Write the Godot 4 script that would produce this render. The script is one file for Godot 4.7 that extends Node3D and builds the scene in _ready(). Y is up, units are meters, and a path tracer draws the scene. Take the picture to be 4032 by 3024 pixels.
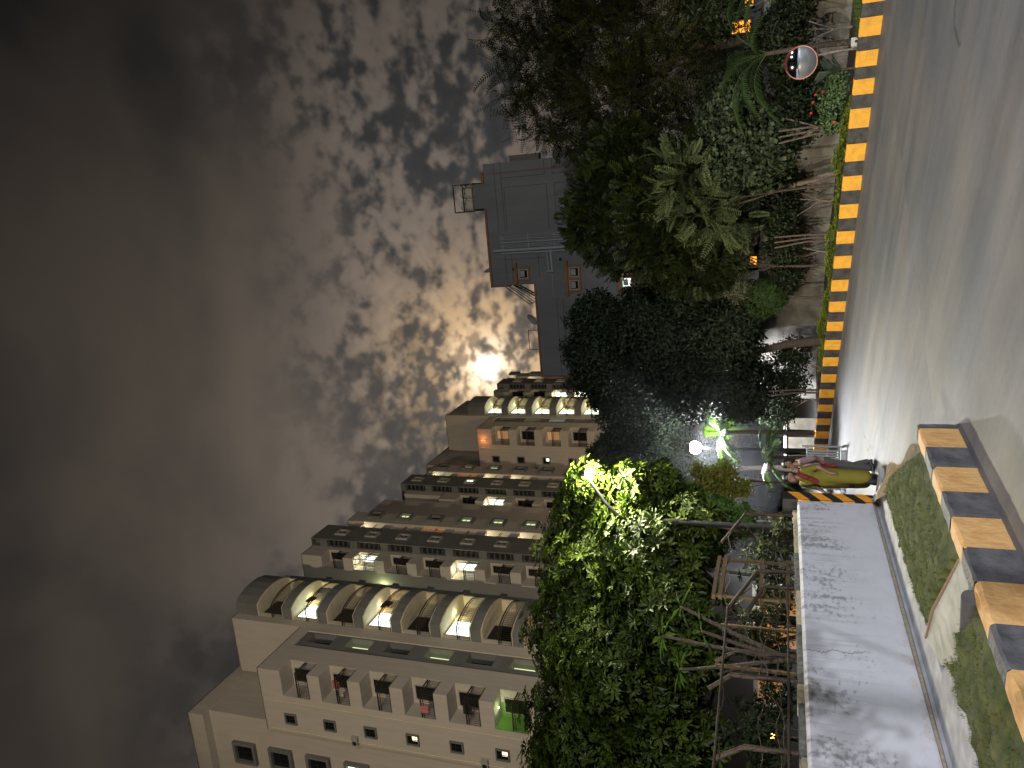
extends Node3D

const EYE := 1.82
var rng := RandomNumberGenerator.new()
var taken := {}
var M := {}

# ---------------------------------------------------------------- mesh builder
class MB:
	var v := PackedVector3Array()
	var n := PackedVector3Array()
	var uv := PackedVector2Array()
	func tri(a: Vector3, b: Vector3, c: Vector3, ua := Vector2.ZERO, ub := Vector2.ZERO, uc := Vector2.ZERO) -> void:
		# a, b, c counter-clockwise seen from outside; stored clockwise
		var nn := (b - a).cross(c - a).normalized()
		v.append_array([a, c, b])
		n.append_array([nn, nn, nn])
		uv.append_array([ua, uc, ub])
	func tris(a: Vector3, b: Vector3, c: Vector3, na: Vector3, nb: Vector3, nc: Vector3) -> void:
		v.append_array([a, c, b])
		n.append_array([na, nc, nb])
		uv.append_array([Vector2.ZERO, Vector2.ZERO, Vector2.ZERO])
	func quad(a: Vector3, b: Vector3, c: Vector3, d: Vector3) -> void:
		var w := a.distance_to(b)
		var h := a.distance_to(d)
		tri(a, b, c, Vector2(0, 0), Vector2(w, 0), Vector2(w, h))
		tri(a, c, d, Vector2(0, 0), Vector2(w, h), Vector2(0, h))
	func quads(a: Vector3, b: Vector3, c: Vector3, d: Vector3, na: Vector3, nb: Vector3, nc: Vector3, nd: Vector3) -> void:
		tris(a, b, c, na, nb, nc)
		tris(a, c, d, na, nc, nd)
	func box(lo: Vector3, hi: Vector3) -> void:
		var p := []
		for i in 8:
			p.append(Vector3(hi.x if i & 1 else lo.x, hi.y if i & 2 else lo.y, hi.z if i & 4 else lo.z))
		quad(p[4], p[5], p[7], p[6])
		quad(p[1], p[0], p[2], p[3])
		quad(p[5], p[1], p[3], p[7])
		quad(p[0], p[4], p[6], p[2])
		quad(p[6], p[7], p[3], p[2])
		quad(p[0], p[1], p[5], p[4])
	func cbox(c: Vector3, s: Vector3) -> void:
		box(c - s * 0.5, c + s * 0.5)
	func bbox(lo: Vector3, hi: Vector3, r: float) -> void:   # box with chamfered top edges (y up)
		var t := hi.y - r
		box(lo, Vector3(hi.x, t, hi.z))
		var a := [Vector3(lo.x, t, hi.z), Vector3(hi.x, t, hi.z), Vector3(hi.x, t, lo.z), Vector3(lo.x, t, lo.z)]
		var b := [Vector3(lo.x + r, hi.y, hi.z - r), Vector3(hi.x - r, hi.y, hi.z - r), Vector3(hi.x - r, hi.y, lo.z + r), Vector3(lo.x + r, hi.y, lo.z + r)]
		for i in 4:
			var j := (i + 1) % 4
			quad(a[i], a[j], b[j], b[i])
		quad(b[0], b[1], b[2], b[3])
	func prism(poly: Array, y0: float, y1: float) -> void:   # poly of Vector2 (x,z) counter-clockwise seen from above (+y), i.e. x to -z
		var k := poly.size()
		for i in k:
			var a: Vector2 = poly[i]
			var b: Vector2 = poly[(i + 1) % k]
			quad(Vector3(a.x, y0, a.y), Vector3(b.x, y0, b.y), Vector3(b.x, y1, b.y), Vector3(a.x, y1, a.y))
		var idx := Geometry2D.triangulate_polygon(PackedVector2Array(poly))
		for i in range(0, idx.size(), 3):
			var a: Vector2 = poly[idx[i]]
			var b: Vector2 = poly[idx[i + 1]]
			var c: Vector2 = poly[idx[i + 2]]
			if (b - a).cross(c - a) > 0:
				var t := b
				b = c
				c = t
			tri(Vector3(a.x, y1, a.y), Vector3(b.x, y1, b.y), Vector3(c.x, y1, c.y))
			tri(Vector3(a.x, y0, a.y), Vector3(c.x, y0, c.y), Vector3(b.x, y0, b.y))
	func tube(pts: Array, radii: Array, sides := 6) -> void:
		var rings := []
		var norms := []
		var k := pts.size()
		var up := Vector3(0.31, 0.87, 0.38).normalized()
		for i in k:
			var d: Vector3 = (pts[mini(i + 1, k - 1)] - pts[maxi(i - 1, 0)]).normalized()
			var x := d.cross(up)
			if x.length() < 0.05:
				x = d.cross(Vector3.RIGHT)
			x = x.normalized()
			var y := d.cross(x).normalized()
			up = y if false else up
			var r: float = radii[i] if radii.size() > 1 else radii[0]
			var ring := []
			var nr := []
			for s in sides:
				var a := TAU * s / sides
				var o := x * cos(a) + y * sin(a)
				ring.append(pts[i] + o * r)
				nr.append(o)
			rings.append(ring)
			norms.append(nr)
		for i in k - 1:
			for s in sides:
				var t := (s + 1) % sides
				quads(rings[i][s], rings[i][t], rings[i + 1][t], rings[i + 1][s], norms[i][s], norms[i][t], norms[i + 1][t], norms[i + 1][s])
		for s in sides:
			var t := (s + 1) % sides
			tri(pts[0], rings[0][t], rings[0][s])
			tri(pts[k - 1], rings[k - 1][s], rings[k - 1][t])
	func bar(a: Vector3, b: Vector3, r: float, sides := 5) -> void:
		tube([a, b], [r, r], sides)
	func ball(c: Vector3, r: Vector3, rows := 8, cols := 12) -> void:
		for i in rows:
			for j in cols:
				var q := []
				var qn := []
				for k in [[0, 0], [0, 1], [1, 1], [1, 0]]:
					var th: float = PI * (i + k[0]) / rows
					var ph: float = TAU * (j + k[1]) / cols
					var d := Vector3(sin(th) * cos(ph), cos(th), sin(th) * sin(ph))
					q.append(c + d * r)
					qn.append((d / r).normalized())
				quads(q[0], q[1], q[2], q[3], qn[0], qn[1], qn[2], qn[3])
	func mesh() -> ArrayMesh:
		var a := []
		a.resize(Mesh.ARRAY_MAX)
		a[Mesh.ARRAY_VERTEX] = v
		a[Mesh.ARRAY_NORMAL] = n
		a[Mesh.ARRAY_TEX_UV] = uv
		var m := ArrayMesh.new()
		m.add_surface_from_arrays(Mesh.PRIMITIVE_TRIANGLES, a)
		return m

# ---------------------------------------------------------------- naming
func numbered(called: String) -> String:
	var k: int = taken.get(called, 0)
	taken[called] = k + 1
	return called if k == 0 else "%s_%03d" % [called, k]

func numbered_in(parent: Node, called: String) -> String:
	if not parent.has_meta("_names"):
		parent.set_meta("_names", {})
	var d: Dictionary = parent.get_meta("_names")
	var k: int = d.get(called, 0)
	d[called] = k + 1
	return called if k == 0 else "%s_%03d" % [called, k]

func tag(o: Node, label: String, category: String, group := "") -> Node:
	o.set_meta("label", label)
	o.set_meta("category", category)
	if group:
		o.set_meta("group", group)
	return o

func thing(called: String, label: String, category: String, at := Vector3.ZERO, turn := 0.0, group := "") -> Node3D:
	var o := Node3D.new()
	o.name = numbered(called)
	add_child(o, true)
	o.position = at
	o.rotation.y = turn
	tag(o, label, category, group)
	return o

func part(called: String, m: Mesh, mat: Material, parent: Node, at := Vector3.ZERO, turn := 0.0) -> MeshInstance3D:
	var o := MeshInstance3D.new()
	o.name = numbered(called) if parent == self else numbered_in(parent, called)
	o.mesh = m
	o.material_override = mat
	o.position = at
	o.rotation.y = turn
	parent.add_child(o, true)
	return o

func struct(called: String, m: Mesh, mat: Material) -> MeshInstance3D:
	var o := part(called, m, mat, self)
	o.set_meta("kind", "structure")
	return o

func W(x: float, y: float, z: float) -> Vector3:
	return Vector3(x, y, -z)

func gnd(x: float, z: float) -> float:
	return -0.0432 * clampf(x, -16, 22) + 0.01115 * clampf(z, -25, 60)

# ---------------------------------------------------------------- materials
func srgb(r: float, g: float, b: float) -> Color:
	return Color(r, g, b).linear_to_srgb()

func ntex(freq: float, lo: Color, hi: Color, octaves := 4, size := 256, bias := 0.5, s := 1, kind := FastNoiseLite.TYPE_SIMPLEX_SMOOTH) -> NoiseTexture2D:
	var f := FastNoiseLite.new()
	f.noise_type = kind
	f.seed = s
	f.frequency = freq
	f.fractal_octaves = octaves
	var t := NoiseTexture2D.new()
	t.width = size
	t.height = size
	t.seamless = true
	t.noise = f
	var g := Gradient.new()
	g.set_color(0, lo.linear_to_srgb())
	g.set_color(1, hi.linear_to_srgb())
	g.set_offset(0, bias - 0.35)
	g.set_offset(1, bias + 0.35)
	t.color_ramp = g
	return t

func mat(c: Color, rough := 0.85) -> StandardMaterial3D:   # c linear
	var m := StandardMaterial3D.new()
	m.albedo_color = c.linear_to_srgb()
	m.roughness = rough
	return m

func tmat(lo: Color, hi: Color, freq: float, scale: float, rough := 0.85, s := 1, bump := 0.0, octaves := 4) -> StandardMaterial3D:
	var m := StandardMaterial3D.new()
	m.albedo_texture = ntex(freq, lo, hi, octaves, 256, 0.5, s)
	m.roughness = rough
	m.uv1_triplanar = true
	m.uv1_world_triplanar = true
	m.uv1_scale = Vector3.ONE * scale
	if bump > 0.0:
		m.heightmap_enabled = true
		m.heightmap_texture = ntex(freq * 1.7, Color.BLACK, Color.WHITE, 5, 256, 0.5, s + 7)
		m.heightmap_scale = bump
	return m

func glow(c: Color, e: float) -> StandardMaterial3D:
	var m := StandardMaterial3D.new()
	m.albedo_color = Color(0.5, 0.5, 0.5)
	m.emission_enabled = true
	m.emission = c
	m.emission_energy_multiplier = e
	return m

func leafmat(rough: float, back: Color) -> StandardMaterial3D:
	var m := StandardMaterial3D.new()
	m.vertex_color_use_as_albedo = true
	m.roughness = rough
	m.backlight_enabled = true
	m.backlight = back
	m.metallic_specular = 0.32
	return m

func make_materials() -> void:
	M.cream = tmat(Color(0.445, 0.41, 0.345), Color(0.50, 0.46, 0.39), 0.03, 0.13, 0.9, 3)
	M.cream.uv1_scale = Vector3(0.3, 0.035, 0.3)
	M.cream_in = tmat(Color(0.58, 0.53, 0.38), Color(0.66, 0.60, 0.44), 0.012, 0.3, 0.9, 4)
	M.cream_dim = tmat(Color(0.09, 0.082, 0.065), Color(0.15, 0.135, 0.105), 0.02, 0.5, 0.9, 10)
	M.grey_trim = tmat(Color(0.13, 0.135, 0.125), Color(0.175, 0.18, 0.165), 0.012, 0.13, 0.9, 5)
	M.grey_wall = tmat(Color(0.155, 0.152, 0.148), Color(0.2, 0.196, 0.19), 0.02, 0.1, 0.9, 6)
	M.grey_wall.uv1_scale = Vector3(0.2, 0.03, 0.2)
	M.orange_trim = tmat(Color(0.24, 0.115, 0.05), Color(0.32, 0.155, 0.065), 0.02, 0.5, 0.8, 8)
	M.roof_dark = mat(Color(0.16, 0.13, 0.11))
	M.black_metal = mat(Color(0.008, 0.008, 0.008), 0.85)
	M.rail = mat(Color(0.03, 0.022, 0.016), 0.5)
	M.pale_frame = tmat(Color(0.3, 0.29, 0.25), Color(0.4, 0.38, 0.33), 0.02, 0.5, 0.8, 9)
	M.dark_glass = mat(Color(0.012, 0.012, 0.013), 0.15)
	M.louvre = mat(Color(0.028, 0.027, 0.025), 0.6)
	M.pipe = mat(Color(0.34, 0.34, 0.345), 0.55)
	M.joint = mat(Color(0.05, 0.048, 0.045))
	M.lit_warm = glow(Color(1.0, 0.93, 0.7), 2.4)
	M.lit_white = glow(Color(0.93, 1.0, 0.93), 2.6)
	M.lit_orange = glow(Color(1.0, 0.62, 0.2), 2.0)
	M.lit_dim = glow(Color(0.95, 0.9, 0.62), 0.4)
	M.lit_tan = glow(Color(1.0, 0.72, 0.42), 0.35)
	M.steel = mat(Color(0.25, 0.25, 0.25), 0.45)
	M.rust = tmat(Color(0.022, 0.014, 0.01), Color(0.065, 0.042, 0.03), 0.05, 2.0, 0.85, 12)
	M.bark = tmat(Color(0.045, 0.033, 0.024), Color(0.12, 0.09, 0.065), 0.04, 1.5, 0.9, 13, 1.5)
	M.bark_pale = tmat(Color(0.17, 0.13, 0.105), Color(0.3, 0.24, 0.2), 0.04, 1.5, 0.9, 14, 1.0)
	M.bark_mid = tmat(Color(0.07, 0.05, 0.04), Color(0.17, 0.12, 0.095), 0.04, 1.5, 0.9, 16, 1.0)
	M.leaf = leafmat(0.5, Color(0.25, 0.35, 0.08))
	M.leaf_dull = leafmat(0.55, Color(0.12, 0.16, 0.05))

# ---------------------------------------------------------------- sky
func make_sky() -> Image:
	var w := 3072
	var h := 1536
	var px := PackedFloat32Array()
	px.resize(w * h * 3)
	px.fill(0.008)
	var n1 := FastNoiseLite.new()
	n1.seed = 11
	n1.frequency = 1.0
	n1.fractal_octaves = 4
	n1.fractal_gain = 0.5
	n1.noise_type = FastNoiseLite.TYPE_SIMPLEX_SMOOTH
	var n2 := FastNoiseLite.new()
	n2.seed = 23
	n2.frequency = 23.0
	n2.fractal_type = FastNoiseLite.FRACTAL_NONE
	n2.noise_type = FastNoiseLite.TYPE_CELLULAR
	n2.cellular_return_type = FastNoiseLite.RETURN_DISTANCE
	n2.cellular_jitter = 1.0
	var n3 := FastNoiseLite.new()
	n3.seed = 5
	n3.frequency = 0.35
	n3.fractal_octaves = 3
	n3.noise_type = FastNoiseLite.TYPE_SIMPLEX_SMOOTH
	var n4 := FastNoiseLite.new()
	n4.seed = 77
	n4.frequency = 13.5
	n4.fractal_octaves = 5
	n4.fractal_gain = 0.58
	var moon := Vector3(0.0219, 0.362, -0.9326).normalized()
	for j in range(0, h / 2 + 8):
		var th := PI * (j + 0.5) / h
		var dy := cos(th)
		var sh := sin(th)
		var el := 90.0 - rad_to_deg(th)
		var k := 1.0 / (maxf(dy, 0.0) + 0.13)
		var dim := lerpf(1.0, 0.68, smoothstep(27.0, 46.0, el))
		var k2 := 1.0 / (maxf(dy, 0.0) + 0.5)
		for i in w:
			var ph := TAU * (i + 0.5) / w
			var d := Vector3(sin(ph) * sh, dy, -cos(ph) * sh)
			var qx := d.x * k
			var qz := d.z * k
			var wx := n3.get_noise_2d(qx * 3.0 + 40.0, qz * 3.0)
			var big := n1.get_noise_2d(qx * 1.7 + wx * 0.3, qz * 1.9)
			var wide := n3.get_noise_2d(qx * 2.2, qz * 2.2 + 9.0)
			var ca := clampf(d.dot(moon), -1.0, 1.0)
			var ang := rad_to_deg(acos(ca))
			var low := 1.0 - smoothstep(23.0, 44.0, el + 9.0 * wx + 6.0 * wide)
			var soft := smoothstep(-0.5, 0.4, big * 0.9 + wide * 0.7 + 0.05)
			var sm := n1.get_noise_2d(qx * 3.6 + 0.5 * wx, qz * 4.2)
			var c := clampf(soft * 0.5 + 0.4 + 0.3 * sm, 0.0, 1.0)
			var edge := 1.0
			if low > 0.02:
				var sx := d.x * k2
				var sz := d.z * k2
				var ra := n4.get_noise_2d(sx, sz)
				var rb := n4.get_noise_2d(sx + 30.0, sz - 11.0)
				var f4 := n4.get_noise_2d(sx * 2.3 + 5.0, sz * 2.3)
				var cell := -n2.get_noise_2d(sx + 0.024 * ra, sz + 0.024 * rb)
				var v := cell * 0.62 + f4 * 0.5 + ra * 0.22 + big * 0.75 + wide * 0.35
				var mott := smoothstep(0.06, 0.55, v)
				c = lerpf(c, 0.08 + 0.92 * mott, low)
				edge = 1.0 + low * (0.16 * f4 + 0.2 * (cell - 0.5))
			var base := (0.27 * exp(-ang / 20.0) + 0.004) * dim * (1.0 - clampf(d.x, -0.6, 0.6) * 0.9 * (1.0 - low))
			var cl := Vector3(1.12, 0.92, 0.77).lerp(Vector3(1.16, 0.94, 0.74), smoothstep(-0.3, 0.4, wide - d.x * 0.5) * (1.0 - low) * 0.7)
			var gap := Vector3(0.26, 0.275, 0.29)
			var warm := exp(-pow(maxf(ang - 1.5, 0.0) / 6.5, 2.0))
			cl = cl.lerp(Vector3(1.55, 1.06, 0.64), warm * 0.8)
			gap = gap.lerp(Vector3(0.42, 0.38, 0.35), warm)
			var col := gap.lerp(cl, c) * base * edge
			if ang < 14.0:
				var g4 := n4.get_noise_2d(d.x * k2 * 2.6, d.z * k2 * 2.6)
				var g5 := n4.get_noise_2d(d.x * k2 * 0.9 + 8.0, d.z * k2 * 0.9)
				var veil := smoothstep(-0.24, 0.3, g4 * 0.9 + g5 * 0.45 + 0.3 * (c - 0.5))
				col += Vector3(1.0, 0.64, 0.28) * 0.5 * exp(-pow(ang / 5.8, 2.0)) * (0.05 + veil)
				col += Vector3(1.0, 0.9, 0.74) * 0.95 * exp(-pow(ang / 2.0, 2.0)) * (0.05 + veil)
				col += Vector3(1.0, 0.98, 0.94) * 5.0 * exp(-pow(ang / 0.55, 2.0))
			var o := (j * w + i) * 3
			px[o] = col.x
			px[o + 1] = col.y
			px[o + 2] = col.z
	return Image.create_from_data(w, h, false, Image.FORMAT_RGBF, px.to_byte_array())

# ---------------------------------------------------------------- towers
# local axes of a tower: x = right along the facade (b), z = -depth (a), y absolute above the camera's ground
func B(lo_b: float, hi_b: float, lo_y: float, hi_y: float, lo_a: float, hi_a: float, mb: MB) -> void:
	mb.box(Vector3(lo_b, lo_y, -hi_a), Vector3(hi_b, hi_y, -lo_a))

var win_cache := {}
func window(tower: Node, at: Vector3, side: bool, w: float, h: float, style: String, lit := "") -> void:
	var key := "%.2f_%.2f_%s" % [w, h, style]
	if not win_cache.has(key):
		var t: float = {"thin": 0.09, "thick": 0.2, "pale": 0.16, "orange": 0.1}[style]
		var dep: float = {"thin": 0.12, "thick": 0.28, "pale": 0.16, "orange": 0.12}[style]
		var f := MB.new()
		f.box(Vector3(-w / 2 - t, h / 2, 0), Vector3(w / 2 + t, h / 2 + t, dep))
		f.box(Vector3(-w / 2 - t, -h / 2 - t, 0), Vector3(w / 2 + t, -h / 2, dep))
		f.box(Vector3(-w / 2 - t, -h / 2, 0), Vector3(-w / 2, h / 2, dep))
		f.box(Vector3(w / 2, -h / 2, 0), Vector3(w / 2 + t, h / 2, dep))
		var p := MB.new()
		p.box(Vector3(-w / 2, -h / 2, 0.01), Vector3(w / 2, h / 2, 0.03))
		var g := MB.new()
		g.box(Vector3(-0.02, -h / 2, 0.03), Vector3(0.02, h / 2, 0.06))
		g.box(Vector3(-w / 2, h * 0.12 - 0.02, 0.03), Vector3(w / 2, h * 0.12 + 0.02, 0.055))
		if style == "orange":
			g = MB.new()
			for x in [-w / 2 + 0.04, w / 2 - 0.04]:
				g.box(Vector3(x - 0.04, -h / 2, 0.03), Vector3(x + 0.04, h / 2, 0.07))
			for y in [-h / 2 + 0.04, h / 2 - 0.04]:
				g.box(Vector3(-w / 2, y - 0.04, 0.03), Vector3(w / 2, y + 0.04, 0.068))
			g.box(Vector3(-w / 2 + 0.12, -h * 0.12, 0.03), Vector3(w / 2 - 0.12, h / 2 - 0.1, 0.05))
		win_cache[key] = [f.mesh(), p.mesh(), g.mesh()]
	var c: Array = win_cache[key]
	var fm: Material = {"thin": M.grey_trim, "thick": M.grey_trim, "pale": M.pale_frame, "orange": M.orange_trim}[style]
	var o := part("window", c[0], fm, tower, at, PI / 2 if side else 0.0)
	if style == "thin" and lit != "" and h < 0.75:
		part("pane", c[1], M.dark_glass, o)
		var lp := MB.new()
		lp.box(Vector3(-w * 0.1, -h * 0.42, 0.031), Vector3(w * 0.42, h * 0.05, 0.036))
		part("lit_lower_pane", lp.mesh(), M[lit], o)
	else:
		part("pane", c[1], M.dark_glass if lit == "" else M[lit], o)
	part("glazing_bar", c[2], M.pale_frame if style in ["pale", "orange"] else M.black_metal, o)

func railing(tower: Node, pts: Array, y: float, h: float, step := 0.13) -> void:
	var m := MB.new()
	for i in pts.size() - 1:
		var a: Vector3 = pts[i] + Vector3(0, y, 0)
		var b: Vector3 = pts[i + 1] + Vector3(0, y, 0)
		var u := Vector3(0, h, 0)
		m.bar(a + u, b + u, 0.045, 4)
		m.bar(a + u * 0.84, b + u * 0.84, 0.025, 4)
		m.bar(a + u * 0.08, b + u * 0.08, 0.022, 4)
		var k := int(a.distance_to(b) / step)
		for q in k + 1:
			var p := a.lerp(b, float(q) / maxi(k, 1))
			m.bar(p, p + u, 0.014, 3)
	part("railing", m.mesh(), M.rail, tower)

func balcony_lamp(tower: Node, at: Vector3, e: float, c: Color) -> void:
	var m := MB.new()
	m.ball(Vector3.ZERO, Vector3(0.09, 0.06, 0.09), 5, 8)
	var o := part("ceiling_lamp", m.mesh(), glow(c, 3.0), tower, at)
	var l := OmniLight3D.new()
	l.name = "lamp_glow"
	l.light_energy = e
	l.light_color = c
	l.light_size = 0.06
	l.omni_range = 12.0
	l.omni_attenuation = 2.0
	l.shadow_enabled = true
	o.add_child(l)

func balcony_door(tower: Node, at: Vector3, side: bool, w: float, h: float, lit: String) -> void:
	var f := MB.new()
	f.box(Vector3(-w / 2 - 0.06, 0, 0), Vector3(-w / 2, h + 0.06, 0.06))
	f.box(Vector3(w / 2, 0, 0), Vector3(w / 2 + 0.06, h + 0.06, 0.06))
	f.box(Vector3(-w / 2, h, 0), Vector3(w / 2, h + 0.06, 0.06))
	var o := part("balcony_door", f.mesh(), M.pale_frame, tower, at, PI / 2 if side else 0.0)
	var p := MB.new()
	p.box(Vector3(-w / 2, 0.02, 0.005), Vector3(w / 2, h, 0.03))
	part("pane", p.mesh(), M.dark_glass if lit == "" else M[lit], o)

func tower_node(label: String, a0: float, bc: float) -> Node3D:
	var th := deg_to_rad(14.5)
	var x := a0 * sin(th) + bc * cos(th)
	var z := a0 * cos(th) - bc * sin(th)
	return thing("apartment_tower", label, "apartment block", W(x, 0, z), -th, "pale apartment towers standing in a row")

func tower_one(label: String, a0: float, bc: float, lit_bay: Dictionary, lit_curve: Dictionary, lit_small: Dictionary, lit_strip: Dictionary, rooms: bool, kc := 0, cap_top := 39.0) -> Node3D:
	var t := tower_node(label, a0, bc)
	var yo := EYE
	var soff := []
	for k in 11:
		soff.append(31.2 - 3.0 * k + yo)
	var roof := 32.9 + yo
	var m := MB.new()
	B(-4.7, -1.85, -1, roof, 0, 5.1, m)
	B(-1.85, -0.9, -1, roof, 1.3, 5.1, m)
	B(-0.9, 0, -1, roof, 1.3, 2.9, m)
	B(-0.9, 0, -1, roof, 4.75, 5.1, m)
	B(-0.9, 0, roof - 0.8, roof, 2.9, 4.75, m)
	for k in 11:
		var s: float = soff[k]
		var top: float = roof if k == 0 else soff[k - 1] - 2.1
		B(-1.85, 0, s, top, 0, 1.3, m)
	part("front_bay", m.mesh(), M.cream, t)
	# dark recessed strip with deep windows on the side of the bay
	var g := MB.new()
	B(-0.9, -0.1, -1, roof - 0.8, 2.9, 3.55, g)
	B(-0.9, -0.1, -1, roof - 0.8, 4.62, 4.75, g)
	B(-0.9, -0.1, 31.5 + yo, roof - 0.8, 3.55, 4.62, g)
	for k in 10:
		B(-0.9, -0.1, 28.45 - 3.0 * k + yo, 29.6 - 3.0 * k + yo, 3.55, 4.62, g)
	part("window_strip", g.mesh(), M.grey_trim, t)
	for k in 10:
		var yc := 30.55 - 3.0 * k + yo
		var p := MB.new()
		p.box(Vector3(-0.02, -0.94, -0.52), Vector3(0.02, 0.94, 0.52))
		part("deep_window", p.mesh(), M.dark_glass if not lit_strip.has(k) else M[lit_strip[k]], t, Vector3(-0.8, yc, -4.08))
	# parapet line
	var pr := MB.new()
	B(-4.72, 0.02, roof, roof + 0.06, -0.02, 5.1, pr)
	part("roof_edge", pr.mesh(), M.roof_dark, t)
	for k in 11:
		var s: float = soff[k]
		var f := s - 2.1
		var li: String = lit_bay.get(k, "")
		railing(t, [Vector3(-1.85, 0, -0.07), Vector3(-0.06, 0, -0.07), Vector3(-0.06, 0, -1.3)], f, 0.95)
		balcony_door(t, Vector3(-1.05, f, -1.3), false, 0.95, 1.85, li)
		if li != "" and li != "lit_tan":
			balcony_lamp(t, Vector3(-0.9, s - 0.12, -0.7), 0.9, Color(1, 0.95, 0.75))
		var ls: String = lit_small.get(k, "")
		window(t, Vector3(-3.55, s - 0.33, 0), false, 0.62, 0.72, "thin", ls)
	if rooms:
		var gf: float = soff[5] - 2.1
		var gb := MB.new()
		B(-1.85, -1.82, gf, soff[5], 0.02, 1.3, gb)
		B(-1.82, -0.9, gf, soff[5], 1.27, 1.3, gb)
		part("green_painted_wall", gb.mesh(), mat(Color(0.13, 0.3, 0.05), 0.8), t)
		balcony_lamp(t, Vector3(-0.7, soff[5] - 0.12, -0.5), 0.35, Color(0.9, 1.0, 0.7))
	# air conditioners, pipes
	for k in 10:
		if k % 3 == 1 or k == 5:
			var ac := MB.new()
			ac.box(Vector3(-4.62, 0, 0), Vector3(-4.0, 0.42, 0.26))
			var acu := part("air_conditioner", ac.mesh(), M.pale_frame, t, Vector3(0, soff[k] - 2.35, 0))
			var fan := MB.new()
			fan.tube([Vector3(-4.42, 0.21, 0.262), Vector3(-4.42, 0.21, 0.27)], [0.16, 0.15], 12)
			part("fan_grille", fan.mesh(), M.black_metal, acu)
	for q in [[-2.25, 0.035], [-4.45, 0.04]]:
		var rp := MB.new()
		rp.bar(Vector3(q[0], 0, 0.05), Vector3(q[0], roof - 0.3, 0.05), q[1], 6)
		part("rain_pipe", rp.mesh(), M.cream_in, t)
	# taller block behind
	var tb := MB.new()
	B(-4.45, 0, -1, 39.0 + yo, 5.1, 5.75, tb)
	B(-9.0, -0.02, -1, 38.98 + yo, 5.75, 11.9, tb)
	part("tall_block", tb.mesh(), M.cream, t)
	var ss := MB.new()
	B(-0.02, 0.01, -1, 38.4 + yo, 10.02, 11.88, ss)
	for k in 12:
		var fy := 37.12 - 3.0 * k - 2.2 + yo
		B(0.01, 0.5, fy - 0.8, fy - 0.05, 10.03, 10.35, ss)
		B(0.01, 0.3, fy - 0.6, fy - 0.1, 11.4, 11.75, ss)
	part("bracket_strip", ss.mesh(), M.grey_trim, t)
	var re := MB.new()
	B(-4.47, 0.02, 39.0 + yo, 39.06 + yo, 5.08, 5.75, re)
	part("roof_edge", re.mesh(), M.roof_dark, t)
	# left wing
	var lw := MB.new()
	B(-16, -4.75, -1, 38.6 + yo, 0.85, 10, lw)
	B(-15.9, -4.7, 38.6 + yo, 39.85 + yo, 0.2, 10, lw)
	part("left_wing", lw.mesh(), M.cream, t)
	var lr := MB.new()
	B(-15.92, -4.66, 39.85 + yo, 39.92 + yo, 0.16, 10, lr)
	part("roof_edge", lr.mesh(), M.roof_dark, t)
	for k in 11:
		window(t, Vector3(-7.75, 35.95 - 3.03 * k + yo, -0.85), false, 1.3, 1.45, "thick", "lit_white" if k == 3 and rooms else "")
	# bowed balconies
	var outl := [Vector2(0, 5.75), Vector2(0.95, 5.75), Vector2(1.28, 6.35), Vector2(1.48, 7.1), Vector2(1.55, 7.9), Vector2(1.48, 8.7), Vector2(1.28, 9.45), Vector2(0.95, 10.0), Vector2(0, 10.0)]
	var poly := []
	for q: Vector2 in outl:
		poly.append(Vector2(q.x, -q.y))
	var cap := MB.new()
	cap.prism(poly, 37.12 - 3.0 * kc + yo, cap_top + yo)
	part("balcony_cap", cap.mesh(), M.grey_trim, t)
	var slab := MB.new()
	slab.prism(poly, 0, 0.75)
	var slabm := slab.mesh()
	var rpts := []
	for i in range(0, outl.size()):
		var q: Vector2 = outl[i]
		rpts.append(Vector3(q.x - 0.06, 0, -q.y - (0.06 if i < 2 else 0.0)))
	rpts[0] = Vector3(0, 0, -5.82)
	for k in range(kc, 12):
		var s := 37.12 - 3.0 * k + yo
		var f := s - 2.2
		part("balcony_slab", slabm, M.grey_trim, t, Vector3(0, f - 0.8, 0))
		var fl := MB.new()
		var pin := []
		for q: Vector2 in poly:
			pin.append(Vector2(q.x * 0.985, -7.87 + (q.y + 7.87) * 0.985))
		fl.prism(pin, -0.05, 0.02)
		part("balcony_floor", fl.mesh(), M.cream_in, t, Vector3(0, f, 0))
		part("balcony_ceiling", fl.mesh(), M.cream_in, t, Vector3(0, s - 0.025, 0))
		var wl := MB.new()
		B(0.0, 0.03, f, s, 5.85, 9.98, wl)
		B(0.03, 0.9, f, s, 9.85, 9.98, wl)
		part("balcony_wall", wl.mesh(), M.cream_in, t)
		railing(t, rpts, f, 0.98)
		var li: String = lit_curve.get(k, "")
		balcony_door(t, Vector3(0.03, f, -7.0), true, 1.7, 2.0, "lit_white" if li != "" else "")
		if li != "":
			var pan := MB.new()
			B(0.0, 0.05, 1.5, 2.05, 8.6, 9.4, pan)
			part("wall_vent", pan.mesh(), M.pale_frame, t, Vector3(0.02, f, 0))
			balcony_lamp(t, Vector3(0.55, s - 0.12, -8.1), 1.0, Color(1.0, 0.95, 0.72) if li == "lit_warm" else Color(1.0, 0.86, 0.68))
	return t

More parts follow.
